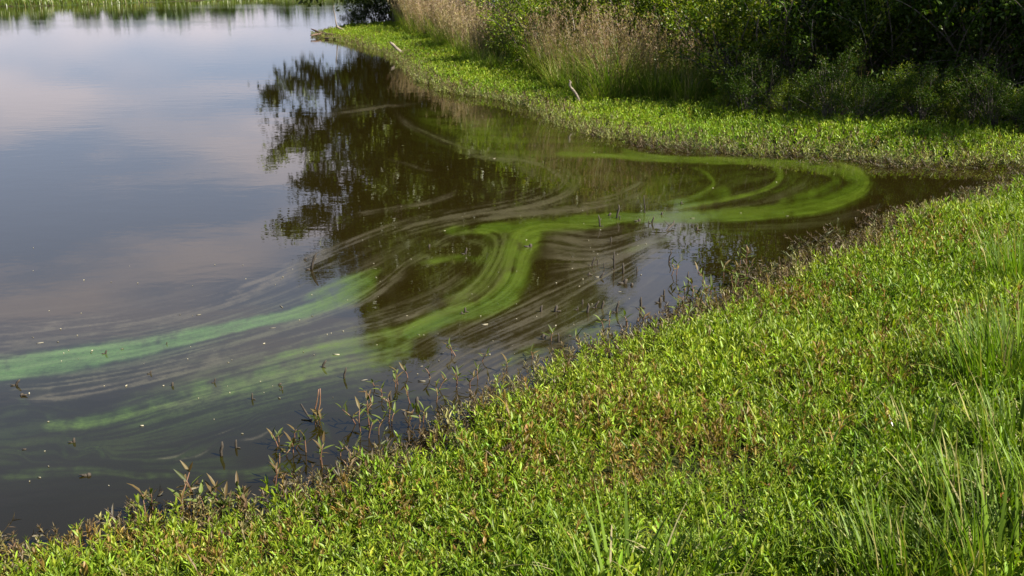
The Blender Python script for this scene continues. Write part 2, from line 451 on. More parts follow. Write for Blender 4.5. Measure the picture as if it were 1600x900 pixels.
# ------------------------------------------------------------------ water with floating algae
GREEN = [  # centre line x, y and half width in photograph pixels, strength
    ([(-30, 582, 13), (60, 570, 13), (130, 558, 13), (200, 547, 12), (260, 534, 10), (330, 519, 8), (400, 503, 7), (440, 495, 7), (480, 485, 8), (520, 470, 11), (555, 454, 13), (588, 434, 7)], 0.95),
    ([(470, 470, 5), (520, 450, 10), (570, 432, 7), (600, 420, 4)], 0.55),
    ([(60, 668, 8), (130, 660, 9), (200, 645, 10), (260, 626, 13), (330, 606, 16), (400, 590, 20), (470, 572, 28), (540, 556, 32), (590, 548, 30), (622, 540, 20), (642, 522, 10)], 0.44),
    ([(330, 620, 6), (400, 604, 7), (470, 588, 8), (540, 573, 9), (590, 566, 12), (620, 552, 9)], 0.48),
    ([(400, 566, 5), (480, 546, 6), (560, 530, 7), (640, 512, 8), (700, 490, 9), (745, 472, 10)], 0.5),
    ([(420, 590, 10), (500, 562, 12), (570, 548, 14), (630, 528, 10)], 0.3),
    ([(620, 530, 6), (680, 500, 11), (735, 486, 10), (778, 468, 14), (802, 444, 16), (806, 414, 18), (808, 388, 18), (824, 369, 15), (842, 357, 8)], 0.98),
    ([(690, 478, 8), (742, 446, 22), (768, 408, 26), (780, 376, 22), (750, 360, 10)], 0.42),
    ([(640, 415, 3), (700, 404, 5), (740, 404, 6), (790, 410, 8)], 0.5),
    ([(690, 362, 5), (750, 358, 7), (820, 354, 8), (880, 350, 8), (930, 348, 7), (972, 344, 4)], 0.8),
    ([(860, 346, 4), (960, 340, 6), (1060, 339, 7), (1150, 335, 8), (1220, 329, 9), (1280, 319, 10), (1322, 305, 11), (1345, 290, 11), (1338, 276, 11), (1308, 264, 9), (1262, 257, 7), (1200, 253, 5), (1130, 251, 4), (1060, 249, 4), (1000, 246, 4), (930, 242, 3), (860, 240, 3)], 1.0),
    ([(1210, 318, 4), (1255, 306, 6), (1296, 292, 7), (1308, 280, 7), (1290, 268, 5), (1250, 262, 4)], 0.6),
    ([(960, 228, 2), (985, 238, 4), (1020, 246, 5)], 0.6),
    ([(1196, 256, 4), (1218, 268, 5), (1214, 284, 4), (1190, 298, 3), (1150, 308, 3), (1090, 318, 4), (1040, 326, 4)], 0.6),
    ([(1225, 262, 4), (1240, 276, 5), (1226, 292, 4), (1200, 303, 4), (1160, 316, 4)], 0.4),
    ([(1068, 260, 2), (1096, 267, 3), (1114, 284, 3), (1104, 297, 5), (1075, 312, 5), (1030, 320, 4)], 0.55),
    ([(1150, 292, 4), (1130, 302, 10), (1095, 314, 8), (1050, 322, 5)], 0.5),
    ([(1330, 300, 3), (1240, 325, 3), (1180, 332, 3)], 0.4),
    ([(780, 238, 6), (850, 238, 8), (930, 236, 6)], 0.3),
    ([(1055, 350, 3), (1120, 362, 3), (1200, 367, 3), (1290, 364, 2)], 0.3),
    ([(950, 470, 7), (970, 490, 7), (930, 510, 8), (880, 525, 7)], 0.4),
    ([(860, 548, 7), (820, 552, 8), (780, 575, 8)], 0.3),
    ([(0, 740, 10), (120, 735, 8), (260, 738, 8), (380, 742, 10), (470, 725, 10)], 0.22),
    ([(-20, 655, 10), (60, 640, 12), (130, 672, 8), (60, 690, 8), (-20, 700, 8)], 0.16),
    ([(20, 620, 3), (60, 640, 4), (95, 672, 3), (120, 705, 3)], 0.22), ([(0, 690, 2), (30, 705, 3), (50, 728, 2)], 0.25),
    ([(90, 690, 4), (110, 715, 6), (150, 700, 4), (170, 730, 4)], 0.25), ([(180, 735, 3), (215, 747, 3), (260, 742, 3)], 0.22),
    ([(480, 640, 4), (500, 665, 7), (520, 690, 5)], 0.28), ([(470, 632, 4), (560, 625, 5), (640, 618, 5), (700, 610, 4)], 0.25),
    ([(1020, 370, 4), (1050, 372, 5), (1000, 380, 4)], 0.2), ([(960, 395, 4), (1030, 380, 5)], 0.2),
]
BROWN = [
    ([(612, 166, 1.5), (622, 182, 3), (650, 200, 3.5), (700, 222, 4), (745, 240, 5), (800, 248, 7), (855, 262, 10), (884, 280, 14), (872, 298, 15), (835, 313, 14), (790, 322, 12), (735, 332, 10), (670, 345, 9), (610, 362, 9), (550, 384, 9), (500, 404, 9), (450, 424, 9), (400, 446, 8), (330, 470, 8), (240, 492, 8), (120, 508, 8), (-20, 520, 8)], 0.72),
    ([(800, 258, 2), (832, 274, 4), (838, 290, 4), (810, 304, 4), (760, 318, 4), (690, 334, 3)], 0.6),
    ([(845, 260, 4), (858, 280, 6), (836, 300, 6), (790, 316, 5), (740, 326, 4)], 0.6),
    ([(500, 182, 4), (540, 175, 5), (580, 170, 5), (620, 163, 3), (680, 159, 2)], 0.55),
    ([(590, 246, 1), (630, 254, 1.6), (662, 264, 1.6), (690, 266, 1)], 0.6), ([(440, 196, 1), (460, 205, 1), (472, 214, 1)], 0.4),
    ([(540, 336, 2), (600, 328, 2.5), (660, 318, 2.5), (700, 306, 3), (720, 296, 2)], 0.6),
    ([(500, 352, 2), (570, 335, 2), (640, 322, 2), (690, 312, 2)], 0.45),
    ([(988, 274, 9), (1002, 282, 6), (990, 293, 4), (968, 305, 4), (920, 319, 4), (870, 328, 4), (810, 334, 4), (740, 342, 4)], 0.85),
    ([(1008, 284, 2), (1002, 300, 3), (960, 316, 3), (900, 330, 2.5), (850, 337, 2)], 0.55),
    ([(850, 334, 4), (780, 337, 7), (720, 344, 9), (660, 356, 11), (600, 374, 14), (550, 396, 16), (500, 418, 18), (450, 440, 18), (390, 462, 18), (300, 490, 18), (180, 514, 20), (40, 530, 20), (-20, 536, 20)], 0.42),
    ([(752, 346, 6), (712, 364, 10), (668, 390, 12), (630, 415, 13), (600, 442, 14), (560, 470, 13), (500, 496, 11), (430, 520, 10), (340, 544, 8), (220, 575, 7), (90, 597, 7), (-20, 606, 6)], 0.75),
    ([(762, 396, 5), (748, 425, 8), (725, 448, 12), (690, 468, 14), (640, 488, 14), (580, 506, 12), (500, 522, 10), (420, 545, 8), (300, 575, 7), (170, 606, 6), (40, 628, 5)], 0.72),
    ([(880, 385, 34), (940, 400, 36), (1010, 385, 24), (950, 440, 40), (890, 480, 40), (800, 520, 36), (730, 550, 30), (690, 580, 24)], 0.66),
    ([(980, 360, 14), (1060, 352, 8), (1160, 350, 8), (1280, 345, 8), (1380, 320, 6)], 0.3),
    ([(840, 365, 5), (870, 362, 8), (900, 365, 8), (950, 370, 6)], 0.4),
    ([(1000, 336, 4), (1080, 333, 6), (1140, 326, 6), (1190, 315, 6), (1230, 302, 5), (1258, 288, 4), (1262, 274, 3)], 0.4),
    ([(250, 632, 12), (400, 592, 18), (500, 566, 20), (600, 548, 14)], 0.5), ([(420, 596, 8), (500, 575, 10), (580, 555, 10)], 0.5), ([(230, 636, 6), (320, 612, 8), (400, 592, 9)], 0.45),
    ([(700, 460, 6), (730, 470, 10), (760, 450, 10), (775, 420, 10)], 0.35), ([(720, 372, 10), (760, 385, 12), (770, 400, 10)], 0.35),
    ([(240, 718, 1.2), (275, 712, 1.6), (304, 696, 1)], 0.8), ([(266, 722, 1.2), (310, 712, 1.6), (342, 690, 1.2)], 0.8), ([(365, 688, 1), (400, 684, 1.6), (430, 668, 1.4)], 0.7),
    ([(330, 683, 1), (370, 668, 1)], 0.6), ([(388, 662, 1), (398, 652, 2)], 0.5), ([(440, 634, 2), (480, 626, 2)], 0.4), ([(115, 702, 3), (128, 704, 2)], 0.5),
    ([(690, 222, 2), (720, 235, 3), (765, 246, 3)], 0.3), ([(660, 560, 4), (720, 530, 4), (790, 500, 4)], 0.3), ([(600, 600, 3), (680, 570, 3), (760, 545, 3)], 0.25),
]
GVEIL = [  # faint green cast over the cove
    ([(880, 262, 20), (1000, 280, 26), (1120, 285, 28), (1230, 285, 28), (1310, 285, 18)], 0.15), ([(660, 190, 22), (760, 215, 24), (860, 230, 22), (960, 240, 14)], 0.27), ([(640, 400, 30), (720, 390, 32), (790, 390, 26)], 0.18),
    ([(200, 655, 26), (320, 622, 34), (450, 588, 40), (580, 552, 40)], 0.24), ([(-20, 690, 40), (150, 690, 40), (350, 730, 30)], 0.09), ([(1000, 345, 14), (1150, 350, 16), (1300, 330, 16)], 0.14), ([(880, 500, 30), (960, 480, 30)], 0.12), ([(-20, 590, 20), (300, 535, 20), (540, 470, 20)], 0.14),
]
VEIL = [  # thin haze of brown film between the bands
    ([(-30, 560, 46), (120, 545, 52), (280, 525, 52), (430, 490, 50), (560, 440, 42), (660, 395, 32), (740, 355, 16)], 0.30),
    ([(300, 610, 24), (440, 570, 26), (560, 530, 30), (680, 490, 34), (760, 430, 40), (800, 390, 30)], 0.42),
    ([(900, 390, 40), (960, 420, 46), (920, 470, 46), (830, 520, 40), (740, 560, 34), (680, 600, 20)], 0.62),
    ([(760, 300, 20), (850, 320, 18), (960, 325, 14), (1100, 320, 16), (1230, 300, 20)], 0.2),
]
CLEAR = [  # openings in the film where dark water shows
    ([(690, 376, 7), (722, 376, 6), (733, 372, 3)], 1.0), ([(650, 392, 5), (690, 391, 7), (715, 387, 3)], 1.0),
    ([(625, 432, 8), (650, 425, 14), (680, 422, 9)], 1.0), ([(620, 455, 8), (650, 445, 14), (672, 440, 7)], 1.0),
    ([(712, 425, 6), (735, 424, 11), (750, 425, 8)], 1.0), ([(718, 353, 6), (716, 363, 5), (702, 368, 4)], 0.8),
    ([(610, 462, 5), (575, 485, 6), (530, 505, 5)], 0.8), ([(560, 480, 5), (520, 500, 7), (480, 516, 6)], 0.8),
    ([(640, 386, 3), (660, 372, 4), (690, 362, 3)], 0.8), ([(715, 455, 4), (700, 470, 4), (650, 494, 3)], 0.7),
    ([(832, 400, 8), (845, 430, 12), (838, 450, 9)], 0.7), ([(870, 358, 4), (845, 374, 6)], 0.5),
]
GX = np.arange(-30, 1631, 2.0); GY = np.arange(84, 873, 2.0)
NX, NY = len(GX), len(GY)

def paint(strokes, U=None, V=None, soft=1.0, wide=1.0):
    F = np.zeros((NY, NX))
    for pts, amp in strokes:
        c = catmull(pts, 1.6)
        tan = np.gradient(c[:, :2], axis=0); tan /= np.linalg.norm(tan, axis=1)[:, None] + 1e-9
        L = len(c)
        for k in range(0, L):
            x, y, w = c[k]; w = max(w * wide, 0.9)
            fade = min(1.0, k / 14 + 0.15, (L - 1 - k) / 14 + 0.15)
            for which in ((0, 1) if U is not None else (0,)):
                if which and k % 4: continue
                r = 2.6 * w + 4 if which == 0 else w + 46
                i0, i1 = int(max(0, (y - r - 84) / 2)), int(min(NY, (y + r - 84) / 2 + 2))
                j0, j1 = int(max(0, (x - r + 30) / 2)), int(min(NX, (x + r + 30) / 2 + 2))
                if i0 >= i1 or j0 >= j1: continue
                d2 = (GX[None, j0:j1] - x) ** 2 + (GY[i0:i1, None] - y) ** 2
                if which == 0:
                    q = d2 / (w * w)
                    g = amp * fade * (0.5 * np.exp(-0.75 * q * q) + 0.5 * np.exp(-0.42 * q)) if w > 3 else amp * fade * np.exp(-0.8 * q)
                    F[i0:i1, j0:j1] = np.maximum(F[i0:i1, j0:j1], g)
                else:
                    g = 1.0 / (1 + d2 / (w * w + 20)) ** 2
                    s = 1.0 if tan[k, 0] * 1.0 + tan[k, 1] * 0.01 >= 0 else -1.0   # undirected: sum doubled angles
                    a2 = 2 * math.atan2(tan[k, 1], tan[k, 0])
                    U[i0:i1, j0:j1] += g * math.cos(a2); V[i0:i1, j0:j1] += g * math.sin(a2)
    return F

def smooth(a, n):
    for _ in range(n):
        p = np.pad(a, 1, mode='edge')
        a = (p[:-2, 1:-1] + p[2:, 1:-1] + p[1:-1, :-2] + p[1:-1, 2:] + 4 * a) / 8
    return a

def sample(a, y, x):
    y = np.clip(y, 0, NY - 1.001); x = np.clip(x, 0, NX - 1.001)
    i, j = y.astype(int), x.astype(int); fy, fx = y - i, x - j
    return (a[i, j] * (1 - fx) + a[i, j + 1] * fx) * (1 - fy) + (a[i + 1, j] * (1 - fx) + a[i + 1, j + 1] * fx) * fy

def scum_fields():
    r = np.random.default_rng(3)
    U = np.full((NY, NX), 0.04); V = np.full((NY, NX), -0.012)
    G = paint(GREEN, U, V, wide=1.12); B = paint(BROWN, U, V, wide=1.2); H = smooth(paint(VEIL), 60); GH = smooth(paint(GVEIL), 60); C = paint(CLEAR)
    U, V = smooth(U, 6), smooth(V, 6)
    a = 0.5 * np.arctan2(V, U)
    tx, ty = np.cos(a), np.sin(a)
    def lic(src, steps):
        acc = src.copy(); n = 1
        for sgn in (1, -1):
            yy, xx = np.mgrid[0:NY, 0:NX].astype(float)
            px, py = tx * sgn, ty * sgn
            for _ in range(steps):
                xx += px; yy += py
                acc += sample(src, yy, xx); n += 1
                nx_, ny_ = sample(tx, yy, xx), sample(ty, yy, xx)
                f = np.where(nx_ * px + ny_ * py < 0, -1.0, 1.0)
                px, py = nx_ * f, ny_ * f
        acc /= n
        return (acc - acc.mean()) / acc.std()
    fine = lic(r.normal(size=(NY, NX)), 26)
    broad = lic(smooth(r.normal(size=(NY, NX)), 5), 45)
    # warp the edges so that no band is a clean curve
    wob = smooth(r.normal(size=(NY, NX)), 40); wob /= wob.std()
    wob2 = smooth(r.normal(size=(NY, NX)), 6); wob2 /= wob2.std()
    st = 0.55 * fine + 0.75 * broad
    ss = lambda e0, e1, x: (lambda t: t * t * (3 - 2 * t))(np.clip((x - e0) / (e1 - e0), 0, 1))
    G = G * (1 + 0.16 * wob + 0.07 * wob2)
    thread = ss(-1.1, 1.4, 0.95 * fine + 0.65 * broad + 0.15 * wob2)
    Gd = ss(0.04, 0.85, G + 0.11 * st * np.sqrt(np.clip(G, 0, 1)) * np.clip(1.35 - G, 0.3, 1)) * np.clip(0.86 + 0.07 * fine, 0, 1)
    Bd = ss(0.02, 0.9, B * (1 + 0.15 * wob)) * (0.15 + 1.1 * thread)
    Bd = np.maximum(Bd, np.clip(1.35 * H * (0.35 + 0.95 * thread), 0, 1))
    Gd = np.maximum(Gd, np.clip(GH * (0.35 + 1.1 * thread), 0, 1))
    open_ = 1 - np.clip(C * 1.1, 0, 1) * 0.93
    Gd *= open_; Bd *= open_
    return np.clip(Gd, 0, 1), np.clip(Bd, 0, 1), np.clip(0.5 + 0.18 * st, 0, 1)

def build_water():
    Gd, Bd, St = scum_fields()
    ys = np.concatenate([[-46, -44, -40, -34, -26, -16, -6], np.arange(4, 84, 8), GY, [890, 930, 1000, 1150, 1400]])
    xs = np.concatenate([[-60000, -12000, -4000, -1500, -600, -200, -90], GX, [1700, 1900, 2600, 4500, 9000, 30000]])
    X, Y = np.meshgrid(xs, ys)
    wx, wy = water_xy(X, Y)
    wx = np.clip(wx, -170, 60); wy = np.clip(wy, -40, 150)
    ny, nx = X.shape
    v = np.stack([wx.ravel(), wy.ravel(), np.zeros(ny * nx)], -1)
    i = (np.arange(ny - 1)[:, None] * nx + np.arange(nx - 1)[None]).ravel()
    me = np_mesh('pond_water', v, quads=np.stack([i + nx, i + nx + 1, i + 1, i], -1))
    col = np.zeros((ny, nx, 4)); col[..., 2] = 0.5; col[..., 3] = 1
    r0, c0 = 7 + len(np.arange(4, 84, 8)), 7
    col[r0:r0 + NY, c0:c0 + NX, 0] = Gd; col[r0:r0 + NY, c0:c0 + NX, 1] = Bd; col[r0:r0 + NY, c0:c0 + NX, 2] = St
    pg = np.clip((600 - X) / 190, 0, 1); col[..., 3] = 0.25 * pg
    pgr = pg[r0:r0 + NY, c0:c0 + NX]; col[r0:r0 + NY, c0:c0 + NX, 3] = pgr * np.clip(0.25 + smooth(paint([GREEN[0]], wide=2.2), 8), 0, 0.72)
    # carry the left edge of the drift on beyond the frame
    col[r0:r0 + NY, :c0, 0] = Gd[:, :1] * np.linspace(0.0, 1, c0)[None]
    col[r0:r0 + NY, :c0, 1] = Bd[:, :1] * np.linspace(0.0, 1, c0)[None]
    at = me.attributes.new('scum', 'FLOAT_COLOR', 'POINT')
    at.data.foreach_set('color', col.reshape(-1).astype(np.float32))
    m, ns, ls = mat('turbid_water_with_algae')
    a = ns.new('ShaderNodeAttribute'); a.attribute_name = 'scum'
    sep = ns.new('ShaderNodeSeparateColor'); ls.new(a.outputs['Color'], sep.inputs[0])
    tc = ns.new('ShaderNodeTexCoord')
    g, b, st = sep.outputs[0], sep.outputs[1], sep.outputs[2]
    speck = noise_n(ns, ls, tc.outputs['Object'], 38, 4, 0.7)
    blot = noise_n(ns, ls, tc.outputs['Object'], 3.2, 5, 0.65)
    grain = math_n(ns, ls, 'MULTIPLY_ADD', speck, 1.6); grain.node.inputs[2].default_value = 0.2
    b2 = math_n(ns, ls, 'MULTIPLY', b, grain, True)
    g2 = math_n(ns, ls, 'MULTIPLY', g, math_n(ns, ls, 'MULTIPLY', math_n(ns, ls, 'ADD', math_n(ns, ls, 'MULTIPLY', blot, 1.3), 0.28), math_n(ns, ls, 'ADD', math_n(ns, ls, 'MULTIPLY', speck, 1.5), 0.22)), True)
    brown = ramp_n(ns, ls, st, 0.2, 0.85, (0.015, 0.012, 0.0062), (0.047, 0.040, 0.0245))
    green = ramp_n(ns, ls, st, 0.2, 0.85, (0.029, 0.050, 0.0024), (0.049, 0.072, 0.0055))
    mint = ramp_n(ns, ls, st, 0.2, 0.85, (0.031, 0.072, 0.019), (0.053, 0.098, 0.035))     # mint scum at the left, part of the sky's reflection put into its colour
    green = mixc(ns, ls, green, mint, a.outputs['Alpha'])
    col1 = mixc(ns, ls, (0.0090, 0.0067, 0.0013), brown, b2)
    col2 = mixc(ns, ls, col1, green, g2)
    p = ns.new('ShaderNodeBsdfPrincipled')
    ls.new(col2, p.inputs['Base Color'])
    p.inputs['IOR'].default_value = 1.333
    film = math_n(ns, ls, 'MAXIMUM', math_n(ns, ls, 'MULTIPLY', b2, 0.13), math_n(ns, ls, 'MULTIPLY', g2, 0.18))
    rgh = math_n(ns, ls, 'ADD', film, 0.012)
    ls.new(rgh, p.inputs['Roughness'])
    # calm ripples, livelier in wind patches far out
    mp = ns.new('ShaderNodeMapping'); mp.inputs['Scale'].default_value = (0.7, 1.0, 1.0); ls.new(tc.outputs['Object'], mp.inputs['Vector'])
    n1 = noise_n(ns, ls, mp.outputs['Vector'], 2.2, 3, 0.5)
    n2 = noise_n(ns, ls, mp.outputs['Vector'], 7.0, 3, 0.55)
    mpw = ns.new('ShaderNodeMapping'); mpw.inputs['Scale'].default_value = (0.035, 0.05, 1); ls.new(tc.outputs['Object'], mpw.inputs['Vector'])
    wind = ramp_n(ns, ls, noise_n(ns, ls, mpw.outputs['Vector'], 1.0, 3), 0.50, 0.60)
    sx = ns.new('ShaderNodeSeparateXYZ'); ls.new(tc.outputs['Object'], sx.inputs[0])
    far = ns.new('ShaderNodeMapRange'); far.inputs['From Min'].default_value = 18; far.inputs['From Max'].default_value = 50
    ls.new(sx.outputs['Y'], far.inputs['Value'])
    windf = math_n(ns, ls, 'MULTIPLY', math_n(ns, ls, 'ADD', wind, 0.45), far.outputs[0])
    h = math_n(ns, ls, 'ADD', math_n(ns, ls, 'MULTIPLY', n1, 0.0016), math_n(ns, ls, 'MULTIPLY', n2, math_n(ns, ls, 'MULTIPLY_ADD', windf, 0.0024)))
    h.node.inputs[1].links[0].from_node.inputs[1].links[0].from_node.inputs[2].default_value = 0.0003
    bp = ns.new('ShaderNodeBump'); bp.inputs['Strength'].default_value = 1.0; bp.inputs['Distance'].default_value = 1.0
    ls.new(h, bp.inputs['Height']); ls.new(bp.outputs[0], p.inputs['Normal'])
    o = ns.new('ShaderNodeOutputMaterial'); ls.new(p.outputs[0], o.inputs['Surface'])
    tag(link('pond_water', me, m), kind='structure')
    return Gd, Bd
G_FIELD, B_FIELD = build_water()

# ------------------------------------------------------------------ scattered weed mats
def lance(mb, pos, axis, up, L, w, curl):
    """one lance-shaped leaf of six points, bent along its length"""
    axis = np.asarray(axis, float); axis /= np.linalg.norm(axis)
    side = np.cross(axis, up); side /= np.linalg.norm(side) + 1e-9
    nrm = np.cross(side, axis)
    c = lambda t: pos + axis * L * t - nrm * L * curl * t * t
    p1, p2 = c(0.32), c(0.68)
    f = nrm * w * 0.22
    v = [c(0.0), p1 + side * w * 0.5 + f, p1, p1 - side * w * 0.5 + f, p2 + side * w * 0.36 + f, p2, p2 - side * w * 0.36 + f, c(1.0)]
    mb.add(v, [[1, 2, 5, 4], [2, 3, 6, 5]], [[0, 2, 1], [0, 3, 2], [4, 5, 7], [5, 6, 7]])

def sprig_mesh(name, r, h=0.13, nodes=5, leaf=0.06, width=0.0145, spread=1.0):
    mb = MB()
    az = r.uniform(0, 6.28); lean = r.uniform(0.1, 0.6) * spread
    stem = []
    for k in range(nodes + 1):
        t = k / nodes
        stem.append((math.cos(az) * math.sin(lean) * h * t * (1 + 0.2 * t), math.sin(az) * math.sin(lean) * h * t, h * t * math.cos(lean * (1 - 0.5 * t)) - 0.01))
    stem = np.array(stem)
    tube(mb, stem, np.linspace(0.0022, 0.0012, len(stem)), 3)
    a0 = r.uniform(0, 3.14)
    for k in range(1, nodes + 1):
        for s in (0, math.pi):
            a = a0 + (k % 2) * 1.57 + s + r.uniform(-0.35, 0.35)
            el = r.uniform(0.3, 1.05) + 0.4 * k / nodes
            L = leaf * r.uniform(0.65, 1.15) * (0.75 + 0.35 * math.sin(math.pi * (k + 0.5) / (nodes + 1)))
            ax = np.array([math.cos(a) * math.cos(el), math.sin(a) * math.cos(el), math.sin(el)])
            lance(mb, stem[k], ax, np.array([0.05, 0.03, 1.0]), L, width * r.uniform(0.8, 1.25), r.uniform(-0.05, 0.35))
    for s in (0.0, 2.2):
        ax = np.array([0.35 * math.cos(a0 + s), 0.35 * math.sin(a0 + s), 1.0])
        lance(mb, stem[-1], ax, np.array([1.0, 0.2, 0.1]), leaf * r.uniform(0.5, 0.8), width * 0.7, 0.05)
    return mb.mesh(name)

def proto_collection(name, meshes, material):
    c = bpy.data.collections.new(name)          # not linked to the scene: only a source for scattering
    for k, me in enumerate(meshes):
        if not me.materials: me.materials.append(material)
        c.objects.link(bpy.data.objects.new('%s_%02d' % (name, k), me))
    return c

def scatter(name, coll, n_kinds, pts, rot, scl, tint, label, cat):
    me = bpy.data.meshes.new(name)
    me.vertices.add(len(pts)); me.vertices.foreach_set('co', np.asarray(pts, np.float32).ravel())
    def attr(n, t, data, key):
        a = me.attributes.new(n, t, 'POINT'); a.data.foreach_set(key, np.asarray(data).ravel())
    attr('turn', 'FLOAT_VECTOR', np.asarray(rot, np.float32), 'vector')
    attr('size', 'FLOAT', np.asarray(scl, np.float32), 'value')
    attr('kind_index', 'INT', rng.integers(0, n_kinds, len(pts)).astype(np.int32), 'value')
    t4 = np.ones((len(pts), 4), np.float32); t4[:, :3] = tint
    attr('tint', 'FLOAT_COLOR', t4, 'color')
    o = bpy.data.objects.new(name, me); COL.objects.link(o)
    ng = bpy.data.node_groups.new(name + '_nodes', 'GeometryNodeTree')
    ng.interface.new_socket('Geometry', in_out='INPUT', socket_type='NodeSocketGeometry')
    ng.interface.new_socket('Geometry', in_out='OUTPUT', socket_type='NodeSocketGeometry')
    N, Lk = ng.nodes, ng.links
    gi, go = N.new('NodeGroupInput'), N.new('NodeGroupOutput')
    ci = N.new('GeometryNodeCollectionInfo'); ci.inputs['Collection'].default_value = coll
    ci.inputs['Separate Children'].default_value = True; ci.inputs['Reset Children'].default_value = True
    ip = N.new('GeometryNodeInstanceOnPoints'); ip.inputs['Pick Instance'].default_value = True
    def named(n, t):
        a = N.new('GeometryNodeInputNamedAttribute'); a.data_type = t; a.inputs['Name'].default_value = n
        return a.outputs['Attribute']
    e2r = N.new('FunctionNodeEulerToRotation')
    Lk.new(named('turn', 'FLOAT_VECTOR'), e2r.inputs[0])
    Lk.new(gi.outputs[0], ip.inputs['Points']); Lk.new(ci.outputs[0], ip.inputs['Instance'])
    Lk.new(named('kind_index', 'INT'), ip.inputs['Instance Index'])
    Lk.new(e2r.outputs[0], ip.inputs['Rotation']); Lk.new(named('size', 'FLOAT'), ip.inputs['Scale'])
    Lk.new(ip.outputs[0], go.inputs[0])
    md = o.modifiers.new('scatter', 'NODES'); md.node_group = ng
    tag(o, label, cat, None, 'stuff')
    return o

r_ = np.random.default_rng(11)
near_sprigs = [sprig_mesh('sprig', r_, r_.uniform(0.09, 0.17), int(r_.integers(5, 8)), r_.uniform(0.044, 0.062), r_.uniform(0.0075, 0.011)) for _ in range(16)]
near_sprigs += [sprig_mesh('sprig', r_, r_.uniform(0.10, 0.2), 4, r_.uniform(0.06, 0.072), r_.uniform(0.012, 0.015)) for _ in range(1)]
C_SPRIG = proto_collection('weed_sprig_source', near_sprigs, M_SPRIG)
far_sprigs = [sprig_mesh('far_sprig', r_, r_.uniform(0.10, 0.19), 5, r_.uniform(0.055, 0.08), r_.uniform(0.012, 0.016)) for _ in range(10)]
C_FAR = proto_collection('far_sprig_source', far_sprigs, M_SPRIG)

GREEN_A, GREEN_B = np.array([0.130, 0.202, 0.008]), np.array([0.248, 0.305, 0.022])
RUST, PALE, DEADC = np.array([0.215, 0.140, 0.032]), np.array([0.25, 0.22, 0.085]), np.array([0.115, 0.08, 0.04])

def to_tint(x, y, d, rust_spots=(), fringe=0.5, r=rng):
    n = len(x)
    k = np.clip(0.5 + 0.45 * vnoise(x, y, 0.9, 1) + 0.25 * r.normal(size=n), 0, 1)[:, None]
    c = GREEN_A * (1 - k) + GREEN_B * k
    p = np.clip(vnoise(x, y, 0.7, 21) * 0.9 + vnoise(x, y, 0.25, 22) * 0.5 - 0.62, 0, 1) * 0.9
    for (cx, cy, rad, a) in rust_spots:
        p = np.maximum(p, a * np.exp(-((x - cx) ** 2 + (y - cy) ** 2) / rad ** 2) * (0.75 + 0.4 * vnoise(x, y, 0.22, 5)))
    m = (r.random(n) < p)[:, None]
    c = np.where(m, RUST * r.uniform(0.7, 1.15, (n, 1)), c)
    f = np.exp(-np.maximum(d, 0) / fringe)
    q = r.random(n)
    c = np.where((q < 0.55 * f)[:, None], DEADC * r.uniform(0.7, 1.4, (n, 1)), c)
    c = np.where(((q > 0.55 * f) & (q < 0.9 * f))[:, None], PALE * r.uniform(0.6, 1.1, (n, 1)), c)
    return c * r.uniform(0.8, 1.15, (n, 1))

def near_mat():
    n = 340000
    x = rng.uniform(-6, 15, n); y = rng.uniform(1.2, 18, n)
    keep = (np.abs(x) < 1.2 + 0.62 * y)
    dist = np.hypot(x, y)
    keep &= rng.random(n) < np.clip((6.5 / np.maximum(dist, 1)) ** 1.0, 0, 1)
    x, y = x[keep], y[keep]
    d = shore_distance(x, y)
    side = y < 14.1
    keep = (d > -0.14 + 0.12 * vnoise(x, y, 0.35, 9)) & side
    x, y, d = x[keep], y[keep], d[keep]
    gap = vnoise(x, y, 0.33, 31) + 0.6 * vnoise(x, y, 0.14, 32)
    keep = rng.random(len(x)) < np.clip(1.1 + 0.75 * gap, 0.12, 1) * np.clip(0.45 + d * 1.4, 0.2, 1)
    x, y, d = x[keep], y[keep], d[keep]
    spots = []
    for px, py, rad, a in ((900, 655, 0.42, .8), (1060, 700, 0.45, .8), (1010, 735, .3, .7), (90, 862, 0.32, .8), (200, 850, .2, .6), (860, 760, 0.3, .7), (790, 790, .25, .6), (1235, 480, 0.5, .75),
                           (1220, 690, 0.3, .7), (1480, 390, 0.6, .55), (520, 800, 0.25, .6), (300, 855, 0.3, .6), (410, 880, 0.3, .5), (620, 790, 0.25, .55), (120, 850, .3, .6), (700, 850, .3, .4), (1450, 545, .3, .5), (1000, 700, .3, .7), (1330, 600, .35, .5)):
        g = GP(px, py); spots.append((g.x, g.y, rad * 1.2, a * 0.85))
    z = ground_z(x, y, d)
    z = np.maximum(z, -0.01) - 0.012
    rot = np.stack([rng.normal(0, 0.22, len(x)), rng.normal(0, 0.22, len(x)), rng.uniform(0, 6.28, len(x))], -1)
    s = rng.uniform(0.75, 1.25, len(x)) * (0.88 + 0.03 * np.hypot(x, y)) * np.clip(0.72 + d * 0.6, 0.65, 1)
    s *= (1 + 0.18 * vnoise(x, y, 0.8, 41) + 0.16 * vnoise(x, y, 0.3, 42)) * rng.uniform(0.8, 1.2, len(x))
    t = to_tint(x, y, d, spots, 0.16)
    # longer dead and pale fringe where the inlet narrows
    fr = np.clip(1 - d / np.clip(0.12 + (x - 1.2) * 0.14 - np.maximum(x - 4.5, 0) * 0.25, 0.06, 0.6), 0, 1) * (x > 1.2)
    m = rng.random(len(x)) < fr * 0.85
    t[m] = np.where(rng.random((m.sum(), 1)) < 0.6, DEADC, PALE * 0.85) * rng.uniform(0.7, 1.2, (m.sum(), 1))
    scatter('water_weed_mat', C_SPRIG, len(near_sprigs), np.stack([x, y, z], -1), rot, s, t,
            'bright green mat of creeping water weed covering the near bank', 'weeds')
near_mat()

